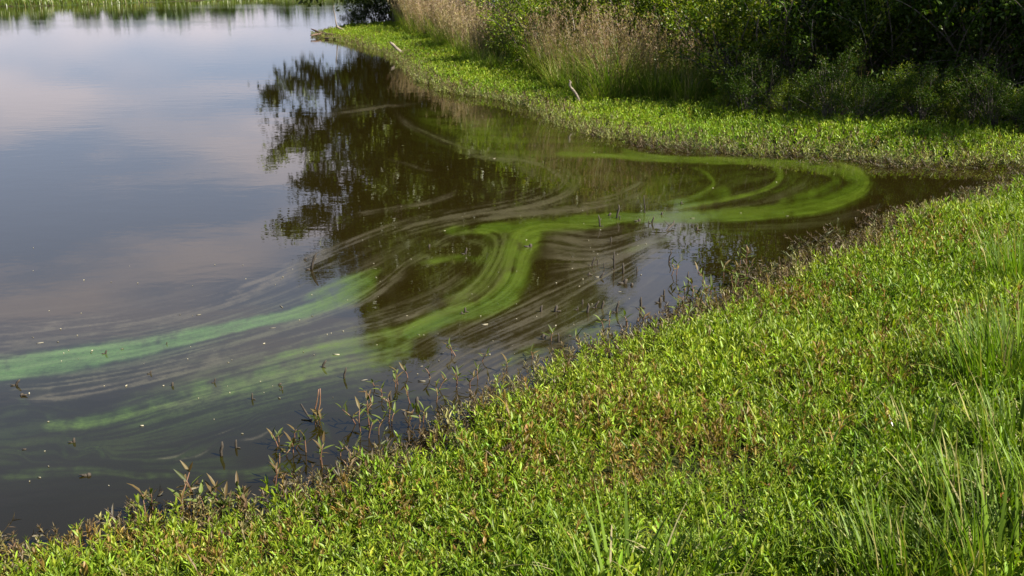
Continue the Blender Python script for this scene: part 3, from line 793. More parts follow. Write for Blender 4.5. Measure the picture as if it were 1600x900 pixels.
def rotting_fringe():
    n = 60000
    x = rng.uniform(-6, 15, n); y = rng.uniform(2.5, 17.5, n)
    keep = np.abs(x) < 1.2 + 0.6 * y
    x, y = x[keep], y[keep]
    d = shore_distance(x, y)
    wdt = np.clip(0.14 + np.maximum(x, 0) * 0.05 - np.maximum(x - 4.2, 0) * 0.09, 0.07, 0.4) * (1 + 0.7 * vnoise(x, y, 0.5, 71))
    k = (d < 0.25) & (d > -wdt) & (rng.random(len(x)) < 0.35 + 0.65 * (vnoise(x, y, 0.4, 72) > -0.2))
    x, y = x[k], y[k]; n = len(x)
    rot = np.stack([rng.normal(0, 0.5, n), rng.uniform(0.9, 1.6, n), rng.uniform(0, 6.28, n)], -1)
    t = np.where(rng.random((n, 1)) < 0.7, DEADC * 0.6, np.array([0.07, 0.075, 0.02])) * rng.uniform(0.5, 1.5, (n, 1))
    scatter('rotting_weed_fringe', C_SPRIG, len(near_sprigs), np.stack([x, y, np.full(n, 0.008)], -1), rot, rng.uniform(0.6, 1.1, n), t,
            'dark rotting weed matted along the edge of the near bank water', 'dead weeds')
rotting_fringe()

def far_mat():
    n = 270000
    x = rng.uniform(-9.5, 18, n); y = rng.uniform(13.5, 54, n)
    keep = rng.random(n) < np.clip(20.0 / np.maximum(y, 1), 0, 1)
    x, y = x[keep], y[keep]
    d = shore_distance(x, y)
    side = y >= 14.1
    keep = (d > -0.10 + 0.10 * vnoise(x, y, 0.6, 9)) & (d < 8.5) & side
    x, y, d = x[keep], y[keep], d[keep]
    z = np.maximum(ground_z(x, y, d), -0.01) - 0.01
    rot = np.stack([rng.normal(0, 0.25, len(x)), rng.normal(0, 0.25, len(x)), rng.uniform(0, 6.28, len(x))], -1)
    s = rng.uniform(0.8, 1.3, len(x)) * np.clip(0.75 + 0.4 * d, 0.6, 1.1) * (1 + 0.25 * vnoise(x, y, 1.3, 43)) * (0.9 + 0.008 * y)
    t = to_tint(x, y, d, (), 0.3)
    m = (rng.random(len(x)) < np.clip(1.1 - d / (0.5 + 0.4 * np.clip((x + 1) * 0.3, 0, 1.6)), 0, 1) * 0.6)
    t[m] = np.where(rng.random((m.sum(), 1)) < 0.16, DEADC, np.array([0.20, 0.205, 0.07])) * rng.uniform(0.6, 1.2, (m.sum(), 1))
    scatter('far_bank_weed_mat', C_FAR, len(far_sprigs), np.stack([x, y, z], -1), rot, s, t,
            'sunlit low green weeds carpeting the far bank below the tall brush', 'weeds')
far_mat()

def meadow_grass():
    """finer grass standing among the weeds at the lower right"""
    pts = []
    n = 26000
    x = rng.uniform(-0.5, 9, n); y = rng.uniform(2.2, 11, n)
    # denser to the right of the camera's line of sight
    w = np.clip((x - 0.10 * y - 0.15) * 0.9, 0.0, 1) * np.clip((7.5 - y) / 3.0, 0.0, 1) + np.clip((x - 0.36 * y) * 1.2, 0, 1)
    keep = rng.random(n) < np.clip(w, 0, 1) * 0.75 * np.clip(0.75 + 0.8 * vnoise(x, y, 0.5, 61), 0.1, 1)
    x, y = x[keep], y[keep]
    d = shore_distance(x, y)
    k = d > 0.5; x, y, d = x[k], y[k], d[k]
    z = ground_z(x, y, d)
    mb = MB()
    N = len(x)
    blades(mb, np.stack([x, y, z], -1), rng.uniform(0, 6.28, N), rng.uniform(0.14, 0.34, N), rng.uniform(0.02, 0.45, N), rng.uniform(0.1, 1.1, N), rng.uniform(0.004, 0.009, N), 4)
    o = link('meadow_grass', mb.mesh('meadow_grass'), M_GBLADE)
    tag(o, 'fine green grass growing through the weeds at the lower right', 'grass', None, 'stuff')
    dry = rng.random(N) < 0.08
    mb = MB(); n2 = dry.sum()
    blades(mb, np.stack([x, y, z], -1)[dry], rng.uniform(0, 6.28, n2), rng.uniform(0.2, 0.42, n2), rng.uniform(0.1, 0.6, n2), rng.uniform(0.4, 1.9, n2), rng.uniform(0.003, 0.006, n2), 6)
    o = link('dry_grass_blades', mb.mesh('dry_grass_blades'), M_DBLADE)
    tag(o, 'scattered straw coloured dead grass blades among green grass at the lower right', 'dry grass', None, 'stuff')
meadow_grass()

# ------------------------------------------------------------------ brush, tall grass and trees
def tall_grass_meshes(r, h=1.45, n_green=200, n_stalk=150, plume=1.0, rad=0.32):
    """(green blades, dry stalks, plumes) of one clump"""
    def base(n, rr):
        a = r.uniform(0, 6.28, n); q = rr * np.sqrt(r.random(n))
        return np.stack([q * np.cos(a), q * np.sin(a), np.full(n, -0.02)], -1), a
    g = MB(); b, a = base(n_green, rad)
    blades(g, b, a + r.normal(0, 0.6, n_green), h * r.uniform(0.32, 0.8, n_green), r.uniform(0.03, 0.3, n_green), r.uniform(0.1, 1.4, n_green), r.uniform(0.008, 0.016, n_green), 5)
    s, p = MB(), MB()
    b, a = base(n_stalk, rad * 0.8)
    az = a + r.normal(0, 0.5, n_stalk); L = h * r.uniform(0.5, 1.08, n_stalk); lean = np.abs(r.normal(0.0, 0.2, n_stalk)); dr = r.uniform(0.0, 0.35, n_stalk)
    blades(s, b, az, L, lean, dr, r.uniform(0.005, 0.008, n_stalk), 4)
    m = int(26 * plume)
    if m:
        t = (1 - 0.5 * r.random((n_stalk, m)) ** 1.3).ravel()
        idx = np.repeat(np.arange(n_stalk), m)
        ang = lean[idx] + dr[idx] * t * 0.55
        pos = np.stack([b[idx, 0] + np.cos(az[idx]) * np.sin(ang) * L[idx] * t, b[idx, 1] + np.sin(az[idx]) * np.sin(ang) * L[idx] * t, np.cos(ang) * L[idx] * t], -1)
        pos += r.normal(0, 0.012, pos.shape)
        ax = r.normal(size=pos.shape) * 0.55 + np.array([0, 0, 1.0])
        leaves(p, pos, ax, r.uniform(0.03, 0.075, len(pos)), 0.16)
    return g, s, p

def put_parts(src, loc, rz, sc, label, group):
    """a copy of a finished thing with copies of its parts and their pieces"""
    o = src.copy(); COL.objects.link(o)
    o.location = loc; o.rotation_euler = (0, 0, rz); o.scale = sc if hasattr(sc, '__len__') else (sc,) * 3
    o['label'] = label
    if group: o['group'] = group
    for ch in src.children:
        c = ch.copy(); COL.objects.link(c); c.parent = o
        for g in ch.children:
            d = g.copy(); COL.objects.link(d); d.parent = c
    return o

class Kit:
    """builds the first of a kind in place, later ones as copies"""
    def __init__(self, make): self.make, self.src = make, None
    def put(self, loc, rz=0.0, sc=1.0, label=None, group=None):
        if self.src is None:
            self.src = self.make()
            o = self.src
            o.location = loc; o.rotation_euler = (0, 0, rz); o.scale = sc if hasattr(sc, '__len__') else (sc,) * 3
            o['label'] = label
            if group: o['group'] = group
            return o
        return put_parts(self.src, loc, rz, sc, label, group)

def grass_kit(seed, plume, n_green, n_stalk, rad=0.32, h=1.45, mp=None):
    def make():
        r = np.random.default_rng(seed)
        g, s, p = tall_grass_meshes(r, h, n_green, n_stalk, plume, rad)
        o = empty('tall_grass_clump'); tag(o, cat='tall grass')
        tag(link('green_blades', g.mesh('green_blades'), M_TGREEN, o), kind='stuff')
        tag(link('dry_stalks', s.mesh('dry_stalks'), mp or M_STALK, o), kind='stuff')
        if p.n: tag(link('seed_plumes', p.mesh('seed_plumes'), mp or M_PLUME, o), kind='stuff')
        return o
    return Kit(make)

def shrub_kit(seed, m, R_=1.0, H=2.0, n_clump=60, per=75, leaf=0.075, name='leafy_shrub', cat='shrub'):
    def make():
        r = np.random.default_rng(seed)
        mb, st = MB(), MB()
        u = unit(n_clump, 0.25); q = r.random(n_clump) ** 0.45
        bump = 1 + 0.28 * np.sin(3.1 * u[:, 0] + seed) * np.cos(4.3 * u[:, 1]) + 0.25 * r.normal(size=n_clump) * 0.6
        c = u * (q * bump)[:, None] * np.array([R_, R_, H * 0.5]) + np.array([0, 0, H * 0.52])
        c[:, 2] = np.maximum(c[:, 2], 0.1)
        pos, ax = [], []
        for k in range(n_clump):
            n = int(per * r.uniform(0.5, 1.4))
            out = c[k] - np.array([0, 0, H * 0.3]); out /= np.linalg.norm(out) + 1e-6
            out = out + r.normal(0, 0.35, 3) + np.array([0, 0, 0.25])
            out /= np.linalg.norm(out)
            L = 0.42 * r.uniform(0.7, 1.5) * (0.6 + 0.4 * R_)
            t = r.random(n)
            p = c[k] + out * (t * L)[:, None] + r.normal(0, 0.085 + 0.04 * R_, (n, 3)) * (1.15 - 0.75 * t)[:, None]
            pos.append(p); ax.append(out + r.normal(0, 0.75, (n, 3)) + np.array([0, 0, -0.1]))
            root = np.array([r.normal(0, 0.1 * R_), r.normal(0, 0.1 * R_), 0])
            mid = (root + c[k]) / 2 + np.array([r.normal(0, 0.08), r.normal(0, 0.08), 0.15])
            if k % 2 == 0:
                tube(st, catmull([root, mid, c[k], c[k] + out * L], 0.25), np.linspace(0.016, 0.004, len(catmull([root, mid, c[k], c[k] + out * L], 0.25))), 4)
        pos = np.vstack(pos); ax = np.vstack(ax)
        k = pos[:, 2] > 0.02; pos, ax = pos[k], ax[k]
        leaves(mb, pos, ax, leaf * r.uniform(0.6, 1.3, len(pos)), 0.5)
        o = empty(name); tag(o, cat=cat)
        tag(link('foliage', mb.mesh('foliage'), m, o), kind='stuff')
        tag(link('stems', st.mesh('stems'), M_BARK, o), kind='stuff')
        return o
    return Kit(make)

def tree_kit(seed, H=12.0, RC=4.2, low=0.18, n_limb=30, leaf=0.24, per=46, extra=None, tr=0.2, name='leafy_tree', inner=210, fill=0.72):
    def make():
        r = np.random.default_rng(seed)
        tb, cr = MB(), MB()
        trunk = catmull([(0, 0, -0.2), (r.normal(0, .15), r.normal(0, .15), H * 0.3), (r.normal(0, .35), r.normal(0, .35), H * 0.62), (r.normal(0, .5), r.normal(0, .5), H * 0.97)], 0.5)
        tube(tb, trunk, tr * (1 - np.linspace(0, 1, len(trunk)) * 0.92), 8)
        pos, ax = [], []
        def cluster(c, d, size, n):
            t = r.random(n)
            p = c + d * (t * size)[:, None] + r.normal(0, size * 0.36, (n, 3))
            pos.append(p); ax.append(r.normal(0, 0.7, (n, 3)) + d * 0.6 + np.array([0, 0, -0.25]))
        def limb(p0, d, L, rad):
            a = np.cross(d, [0, 0, 1]); a = a / (np.linalg.norm(a) + 1e-6)
            pts = [p0]; dd = d.copy()
            for k in range(5):
                dd = dd + r.normal(0, 0.16, 3); dd /= np.linalg.norm(dd)
                pts.append(pts[-1] + dd * L / 5)
            pts = np.array(pts)
            tube(tb, pts, np.linspace(rad, rad * 0.2, 6), 5)
            for k in range(1, 6):
                for s in range(2 if k < 5 else 3):
                    if r.random() < 0.12: continue
                    sd = (pts[k] - pts[k - 1]); sd /= np.linalg.norm(sd)
                    sd = sd + a * r.choice([-1, 1]) * r.uniform(0.5, 1.2) + np.array([0, 0, r.uniform(-0.35, 0.55)]); sd /= np.linalg.norm(sd)
                    sl_ = L * r.uniform(0.16, 0.34)
                    e = pts[k] + sd * sl_
                    tube(tb, np.array([pts[k], pts[k] + sd * sl_ * 0.5 + r.normal(0, 0.04, 3), e]), np.array([rad * 0.3, rad * 0.2, rad * 0.08]), 4)
                    for f in (0.45, 0.75, 1.0):
                        if r.random() < 0.2: continue
                        cluster(pts[k] + sd * sl_ * f, sd, r.uniform(0.35, 0.75), int(per * r.uniform(0.5, 1.3)))
        for k in range(n_limb):
            f = (k + 0.5) / n_limb
            z = H * (low + (0.97 - low) * f)
            p0 = trunk[int(np.argmin(np.abs(trunk[:, 2] - z)))]
            az = k * 2.399 + r.normal(0, 0.3)
            prof = math.sin(math.pi * min(1, 0.22 + 0.78 * f)) ** 0.7
            L = RC * (0.25 + 0.75 * prof) * r.uniform(0.75, 1.15)
            el = 0.15 + 0.85 * f + r.normal(0, 0.28)
            limb(p0, np.array([math.cos(az) * math.cos(el), math.sin(az) * math.cos(el), math.sin(el)]), L, tr * 0.36 * (1.1 - 0.7 * f))
        for p0z, d, L in (extra or ()):
            p0 = trunk[int(np.argmin(np.abs(trunk[:, 2] - p0z)))]
            d = np.array(d, float); limb(p0, d / np.linalg.norm(d), L, tr * 0.34)
        for k in range(inner):                                  # inner sprays along the upper wood
            f = r.uniform(low + 0.04, 0.95); u2 = unit(1)[0] * np.array([1, 1, 0.3]) * RC * r.uniform(0.1, fill) * math.sin(math.pi * min(1, 0.25 + 0.72 * f)) ** 0.6
            cluster(np.array([u2[0], u2[1], H * f]), unit(1, 0.3)[0], r.uniform(0.5, 0.9), per)
        pos = np.vstack(pos); ax = np.vstack(ax)
        k = pos[:, 2] > 0.4
        leaves(cr, pos[k], ax[k], leaf * r.uniform(0.6, 1.3, k.sum()), 0.55)
        o = empty(name); tag(o, cat='tree')
        link('trunk', tb.mesh('trunk', True), M_BARK, o)
        tag(link('crown', cr.mesh('crown'), M_TREE, o), kind='stuff')
        return o
    return Kit(make)

def gz(x, y): return float(ground_z(x, y)[0])

# tall dry grass along the foot of the brush
PL = [grass_kit(101, 0.9, 260, 75, 0.32, 1.65), grass_kit(102, 1.0, 240, 90, 0.36, 1.7), grass_kit(103, 0.7, 300, 60, 0.34, 1.6)]
M_PINK = foliage('pink_grass_plume', (0.24, 0.145, 0.105), (0.44, 0.31, 0.24), (0.46, 0.37, 0.25), 0.2, 0.42, 0.02, 1.0)
PK = [grass_kit(121, 1.5, 170, 120, 0.36, 1.5, M_PINK), grass_kit(122, 1.3, 190, 130, 0.38, 1.4, M_PINK)]
GL = [grass_kit(111, 0.12, 330, 40, 0.36, 1.25), grass_kit(112, 0.0, 380, 25, 0.4, 1.1)]
clumps = [  # pixel of the foot, kind, size, label
    (638, 50, 'p', 1.15, 'pinkish plumed grass clump farthest out along the bank, beside the dark brush'),
    (652, 55, 'p', 1.2, None), (668, 60, 'p', 1.05, None), (676, 52, 'p', 1.25, None), (692, 66, 'p', 1.1, None), (705, 74, 'p', 1.1, None), (722, 82, 'p', 1.05, None), (712, 64, 'p', 1.25, None),
    (740, 90, 'p', 1.0, None), (757, 97, 'p', 1.0, None), (742, 76, 'p', 1.15, None), (774, 100, 'p', 0.95, None), (690, 76, 'g', 0.6, None), (718, 92, 'g', 0.65, None), (750, 106, 'g', 0.65, None), (782, 114, 'g', 0.75, None),
    (868, 130, 'p', 1.0, 'reddish plumed grass clump standing just behind the crooked pale stick'), (893, 138, 'p', 0.9, None), (906, 128, 'p', 1.1, None), (926, 146, 'p', 0.8, None),
    (880, 146, 'g', 0.9, 'drooping pale green grass clump directly behind the crooked pale stick'), (905, 150, 'g', 0.75, None),
    (956, 158, 'p', 1.0, 'tan plumed grass clump whose straw stems fan from one foot, right of the crooked stick'), (980, 152, 'p', 0.95, None), (968, 146, 'p', 1.05, None), (990, 156, 'g', 0.85, None),
    (1022, 160, 'g', 0.9, None), (1045, 162, 'g', 1.0, None), (1075, 164, 'g', 0.85, None), (1098, 156, 'g', 1.0, None), (1062, 148, 'g', 1.15, None), (1010, 146, 'g', 1.15, None), (1125, 160, 'g', 0.85, None), (938, 162, 'g', 0.7, None),
    (1004, 152, 'p', 0.85, None), (1036, 148, 'p', 0.9, None), (1084, 150, 'p', 0.8, None), (846, 122, 'p', 0.95, None), (820, 112, 'p', 0.95, None), (800, 104, 'p', 1.0, None), (1110, 152, 'g', 1.1, None),
    (1160, 168, 'g', 0.8, None), (1340, 184, 'g', 0.8, None), (1410, 182, 'g', 0.85, None), (1290, 180, 'g', 0.75, None)]
for k, (px, py, kind, sc, lab) in enumerate(clumps):
    p = GP(px, py)
    kit = (PK[k % 2] if px < 800 else PL[k % 3]) if kind == 'p' else GL[k % 2]
    grp = 'plumed grass clumps on the far bank' if kind == 'p' else 'green grass clumps on the far bank'
    if lab is None:
        if kind == 'p':
            lab = ('pink plumed grass clump in the dense row at the point' if px < 800 else
                   'dry plumed grass clump in front of the middle shrubs')
        else:
            lab = ('low green clump at the foot of the pink grass' if px < 820 else
                   'green arching grass clump right of the crooked stick' if px < 1200 else
                   'dark grass clump in the shaded foot of the right brush')
    kit.put(p, random.uniform(0, 6.28), sc, lab, grp)

# leafy shrubs
SH = {'g': [shrub_kit(201, M_SHRUB[0], 1.0, 2.0), shrub_kit(202, M_SHRUB[0], 1.15, 2.2, 70), shrub_kit(203, M_SHRUB[0], 0.9, 1.7, 54, 80, 0.06)],
      'd': [shrub_kit(211, M_SHRUB[1], 1.1, 2.1, 64, 80), shrub_kit(212, M_SHRUB[1], 1.2, 2.4, 72, 75), shrub_kit(213, M_SHRUB[1], 0.95, 1.7, 60, 75, 0.06)],
      'y': [shrub_kit(221, M_SHRUB[2], 1.0, 1.9, 60, 70, 0.06), shrub_kit(222, M_SHRUB[2], 0.8, 1.7, 50, 70, 0.065)]}
shrubs = [  # px, py of the foot, extra metres back, kind, size
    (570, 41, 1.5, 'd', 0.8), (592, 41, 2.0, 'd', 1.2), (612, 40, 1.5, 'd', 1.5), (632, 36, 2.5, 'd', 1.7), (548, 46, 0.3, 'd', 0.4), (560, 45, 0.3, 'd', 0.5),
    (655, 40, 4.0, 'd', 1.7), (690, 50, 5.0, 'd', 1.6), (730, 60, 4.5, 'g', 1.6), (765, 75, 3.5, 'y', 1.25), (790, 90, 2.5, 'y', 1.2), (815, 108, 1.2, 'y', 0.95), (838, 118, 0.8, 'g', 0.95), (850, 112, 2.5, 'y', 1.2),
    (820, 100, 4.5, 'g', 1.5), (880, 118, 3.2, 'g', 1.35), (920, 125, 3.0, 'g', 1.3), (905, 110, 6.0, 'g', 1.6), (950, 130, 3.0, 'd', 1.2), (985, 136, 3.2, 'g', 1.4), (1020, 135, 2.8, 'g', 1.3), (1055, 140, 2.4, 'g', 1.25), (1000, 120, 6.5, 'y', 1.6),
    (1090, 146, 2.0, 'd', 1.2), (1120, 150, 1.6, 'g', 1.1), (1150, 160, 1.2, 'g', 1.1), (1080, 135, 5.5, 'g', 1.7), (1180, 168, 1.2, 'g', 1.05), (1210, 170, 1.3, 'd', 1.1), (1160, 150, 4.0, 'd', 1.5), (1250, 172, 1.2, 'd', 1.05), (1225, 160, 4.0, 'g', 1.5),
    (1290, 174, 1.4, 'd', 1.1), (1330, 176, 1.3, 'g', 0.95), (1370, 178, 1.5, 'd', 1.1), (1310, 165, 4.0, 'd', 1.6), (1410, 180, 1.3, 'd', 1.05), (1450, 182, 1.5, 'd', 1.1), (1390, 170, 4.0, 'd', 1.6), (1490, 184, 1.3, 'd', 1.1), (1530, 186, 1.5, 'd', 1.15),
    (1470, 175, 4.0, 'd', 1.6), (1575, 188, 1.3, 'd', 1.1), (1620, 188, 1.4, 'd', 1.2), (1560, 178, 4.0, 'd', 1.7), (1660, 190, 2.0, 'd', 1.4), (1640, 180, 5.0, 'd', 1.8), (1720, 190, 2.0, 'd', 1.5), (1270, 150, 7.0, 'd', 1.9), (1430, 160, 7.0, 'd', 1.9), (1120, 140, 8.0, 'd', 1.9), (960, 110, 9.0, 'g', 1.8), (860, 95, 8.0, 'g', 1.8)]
SHRUB_LABEL = {
    0: 'small dark shrub hanging low over the water behind the grassy point', 3: 'tall near black shrub behind the grassy point, left of the pink grass', 4: 'low dark bush at the water beside the curved driftwood branch',
    9: 'yellow green shrub with lit sprays reaching over the pink plumed grass', 11: 'bright yellow green shrub at the front, between the two groups of plumed grass', 12: 'green leafy shrub with a shaded foot left of the crooked stick'}
shrubs = [(px, py + (9 if px > 1130 and back < 3 else 0), back, kind, sc) for (px, py, back, kind, sc) in shrubs]
shrubs += [(1135 + 29 * i + (i * 37) % 17, 181 + i * 1.5 + (i * 23) % 9, 0.2, 'd' if i % 3 else 'g', 0.30 + 0.05 * ((i * 7) % 4)) for i in range(17)]  # mostly the darkened leaf, its colour adding to the shade at the brush foot
for k, (px, py, back, kind, sc) in enumerate(shrubs):
    p = GP(px, py)
    d = Vector((p.x, p.y, 0)).normalized()
    p = p + d * (back + (1.0 if 650 < px < 800 else 0.0)); p.z = gz(p.x, p.y) - 0.03
    lab = SHRUB_LABEL.get(k)
    if not lab:
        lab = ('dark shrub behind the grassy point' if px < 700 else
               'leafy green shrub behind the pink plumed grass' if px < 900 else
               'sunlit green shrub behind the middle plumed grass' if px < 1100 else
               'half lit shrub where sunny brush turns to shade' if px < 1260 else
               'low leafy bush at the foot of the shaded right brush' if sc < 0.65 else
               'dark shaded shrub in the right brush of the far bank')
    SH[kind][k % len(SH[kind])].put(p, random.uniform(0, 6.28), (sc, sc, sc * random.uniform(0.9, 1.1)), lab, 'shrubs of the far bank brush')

# trees behind the brush, seen mostly as their reflection
T_LEFT = tree_kit(301, 13.0, 4.3, 0.08, 44, 0.22, 50, [(2.6, (-1, -0.15, 0.10), 5.0), (1.8, (-1, -0.5, 0.0), 4.0), (3.5, (-0.9, -0.4, 0.1), 4.6), (2.2, (-0.6, -0.8, -0.02), 4.2), (6.0, (-1, 0.1, 0.1), 4.0)], 0.24, inner=640, fill=0.98)
T_A, T_B, T_C = tree_kit(302, 13.0, 4.4), tree_kit(303, 12.0, 4.0, 0.14), tree_kit(304, 9.0, 3.2, 0.12, 13)
T_LEFT.put((-5.0, 49.0, gz(-5.0, 49.0)), 0.0, 1.0, 'broad tree leaning over the water behind the grassy point, mirrored dark in the pond')
for kit, x, y, rz, sc, lab in [
        (T_A, -0.5, 52, 0.4, 1.0, 'tall leafy tree right behind the leaning waterside tree'), (T_B, 2.2, 47.5, 1.9, 1.0, 'tall leafy tree behind the pink plumed grass'),
        (T_A, -3.2, 56.5, 3.3, 1.12, 'tallest tree deep behind the leaning waterside tree'), (T_B, 1.0, 58, 5.1, 1.2, 'tall tree deepest in the wood behind the pink plumed grass'), (T_A, 1.4, 54, 0.9, 1.1, 'tall tree deep in the wood left of the dip in the tree line'),
        (T_C, 0.2, 43.5, 1.1, 0.85, 'short tree in front of the tall ones, behind the pink plumed grass'), (T_C, 3.6, 40.5, 2.3, 0.85, 'short tree behind the yellow green shrub'),
        (T_C, 6.6, 43.5, 0.2, 0.5, 'short tree in the dip of the tree line, behind the middle shrubs'), (T_A, 11.4, 38, 2.6, 1.0, 'tall leafy tree behind the tan plumed grass, right of the dip'),
        (T_C, 8.8, 35.5, 3.1, 0.62, 'short tree behind the tan plumed grass and green tussocks'), (T_B, 14.5, 34.5, 4.0, 1.05, 'tall tree behind the half lit shrubs'), (T_A, 19.5, 30.5, 5.2, 1.0, 'tall tree behind the shaded right hand brush'),
        (T_C, 15.6, 18.2, 1.4, 1.1, 'middle one of the trees shading the far lawn from the right'), (T_C, 12.8, 16.8, 4.4, 0.95, 'round tree just outside the right edge, nearest of those shading the lawn'),
        (T_A, 16.0, 15.6, 2.0, 0.9, 'tall tree just outside the right edge whose shade reaches the far lawn'), (T_B, 18.5, 19.0, 0.9, 0.88, 'tree at the right edge whose shade falls over the brush'), (T_C, 16.6, 25.4, 3.0, 1.0, 'mid height tree standing inside the shaded right hand brush'), (T_A, 21.5, 22.5, 1.2, 0.9, 'outermost tree at the right of the far bank')]:
    kit.put((x, y, gz(x, y)), rz, sc, lab, 'trees behind the far bank brush')

# ------------------------------------------------------------------ far shore
def far_shore():
    line = catmull([(-9, 136), (-16, 122), (-22, 104), (-28, 90), (-34, 79.5), (-46, 72.5), (-72, 67.5), (-110, 62)], 0.5)
    n = 42000
    i = rng.integers(0, len(line) - 1, n)
    back = rng.random(n) ** 1.6 * 14
    x = line[i, 0] - back * 0.45 + rng.normal(0, 0.5, n); y = line[i, 1] + back * 0.9 + rng.normal(0, 0.4, n)
    d = shore_distance(x, y); k = d > -0.3
    x, y, d = x[k], y[k], d[k]
    mb = MB()
    h = rng.uniform(0.5, 1.0, len(x)) * (0.8 + 0.45 * vnoise(x, y, 6, 77)) * np.clip(0.6 + 0.1 * d, 0.5, 1.1)
    blades(mb, np.stack([x, y, np.maximum(ground_z(x, y, d), 0) - 0.03], -1), rng.uniform(0, 6.28, len(x)), h, rng.uniform(0.02, 0.3, len(x)), rng.uniform(0.1, 0.7, len(x)), rng.uniform(0.03, 0.065, len(x)), 3)
    tag(link('far_shore_reeds', mb.mesh('far_shore_reeds'), M_REED), 'bright green reeds and grass along the far shore of the pond', 'reeds', None, 'stuff')
    mb, tk = MB(), MB()
    pos, ax = [], []
    for _ in range(230):
        t = rng.random()
        j = int(t * (len(line) - 1))
        bk = rng.uniform(9, 34) + (18 if line[j, 0] < -40 else 0)
        cx, cy = line[j, 0] - bk * 0.4, line[j, 1] + bk * 0.9
        H = rng.uniform(1.6, 2.7) * (1.0 if line[j, 0] > -45 else 0.55)
        rr = H * rng.uniform(0.28, 0.42)
        u = unit(200, 0.2) * (rng.random(200) ** 0.4)[:, None] * np.array([rr, rr, H * 0.45]) * (1 + 0.25 * rng.normal(size=(200, 1)))
        p = u + np.array([cx, cy, H * 0.52])
        pos.append(p); ax.append(rng.normal(size=p.shape))
        tube(tk, np.array([(cx, cy, -0.1), (cx + 0.2, cy, H * 0.4), (cx, cy, H * 0.85)]), np.array([0.14, 0.1, 0.03]), 5)
    pos = np.vstack(pos); pos[:, 2] = np.maximum(pos[:, 2], 0.25)
    leaves(mb, pos, np.vstack(ax), rng.uniform(0.35, 0.8, len(pos)), 0.6)
    o = empty('far_wood', (0, 0, 0)); tag(o, 'wood of mixed green trees beyond the far shore, mirrored along the top of the pond', 'wood', None, 'stuff')
    tag(link('crowns', mb.mesh('crowns'), M_FARTREE, o), kind='stuff'); tag(link('trunks', tk.mesh('trunks'), M_BARK, o), kind='stuff')
far_shore()

# ------------------------------------------------------------------ driftwood and sticks
def wood(name, paths, material, label, cat, group=None, base=None):
    """paths: list of (part name, points, radii)"""
    b = Vector(base) if base is not None else Vector(paths[0][1][0])
    o = empty(name, b); tag(o, label, cat, group)
    for nm, pts, rad in paths:
        mb = MB()
        c = catmull(np.array([list(Vector(p) - b) for p in pts]), 0.06 if len(pts) > 2 else 0.1)
        rr = np.interp(np.linspace(0, 1, len(c)), np.linspace(0, 1, len(rad)), rad)
        rr = rr * (1 + 0.14 * np.sin(np.arange(len(c)) * 1.7) * rng.uniform(0.3, 1, len(c)))
        tube(mb, c, rr, 7)
        link(nm, mb.mesh(nm, True), material, o)
    return o

def at(px, py, z, ref):
    """point on the ray of a pixel at the depth (distance ahead) of ref, lifted by nothing: used to set sticks upright"""
    dx, dy, dz = (float(v) for v in ray(px, py))
    t = ref.y / dy
    return Vector((dx * t, ref.y, CAM_H + dz * t))

p = WP(566, 61); q = WP(545, 62)
wood('driftwood_log', [('branch', [WP(560, 66) + Vector((0, 0, .05)), WP(540, 61) + Vector((0, 0, .09)), WP(512, 58.5) + Vector((0, 0, .12)), WP(500, 57) + Vector((0, 0, .12))], [.07, .065, .05, .05]),
                       ('fork', [WP(503, 57) + Vector((0, 0, .12)), WP(494, 56) + Vector((0, 0, .19)), WP(487, 55) + Vector((0, 0, .24))], [.045, .035, .02]),
                       ('fork', [WP(503, 57.5) + Vector((0, 0, .11)), WP(494, 59) + Vector((0, 0, .12)), WP(486, 60) + Vector((0, 0, .10))], [.045, .04, .025]),
                       ], M_RED, 'forked red brown driftwood log lying at the tip of the grassy point', 'driftwood')
p = WP(549, 55)
wood('driftwood_log', [('branch', [WP(548, 63) + Vector((0, 0, .03)), WP(530, 62.5) + Vector((0, 0, .06)), WP(508, 61.5) + Vector((0, 0, .04))], [.05, .045, .03])], M_RED,
     'straight dark driftwood pole half afloat along the near side of the grassy point', 'driftwood')
p = WP(548, 56)
wood('curved_branch', [('branch', [p + Vector((0, 0, .02)), at(538, 48, 0, p), at(530, 44, 0, p), at(526, 41, 0, p)], [.075, .06, .055, .035]),
                       ('twig', [at(526, 41, 0, p), at(524.5, 33, 0, p), at(523, 22, 0, p), at(521, 14, 0, p), at(522, 8, 0, p)], [.03, .022, .018, .014, .008])], M_DRIFT,
     'pale curved driftwood branch with a thin upright twig at the grassy point', 'driftwood')
p = GP(629, 84)
wood('leaning_stick', [('stick', [p, at(621, 77, 0, p), at(614, 70, 0, p), at(609, 66, 0, p)], [.055, .05, .045, .03])], M_DRIFT, 'thick weathered stick leaning left on the far bank at the water edge', 'stick')
p = GP(908, 168)
wood('crooked_stick', [('stick', [p - Vector((0, 0, .05)), at(904, 155, 0, p), at(898, 144, 0, p), at(893, 138, 0, p), at(890, 133, 0, p), at(892, 127.5, 0, p)], [.026, .026, .024, .024, .022, .02]),
                       ('twig', [at(892, 128, 0, p), at(889, 125, 0, p)], [.012, .006])], M_DRIFT, 'crooked pale stick standing upright in the far bank weeds', 'stick')
p = GP(1542, 178)
p.y -= 0.6
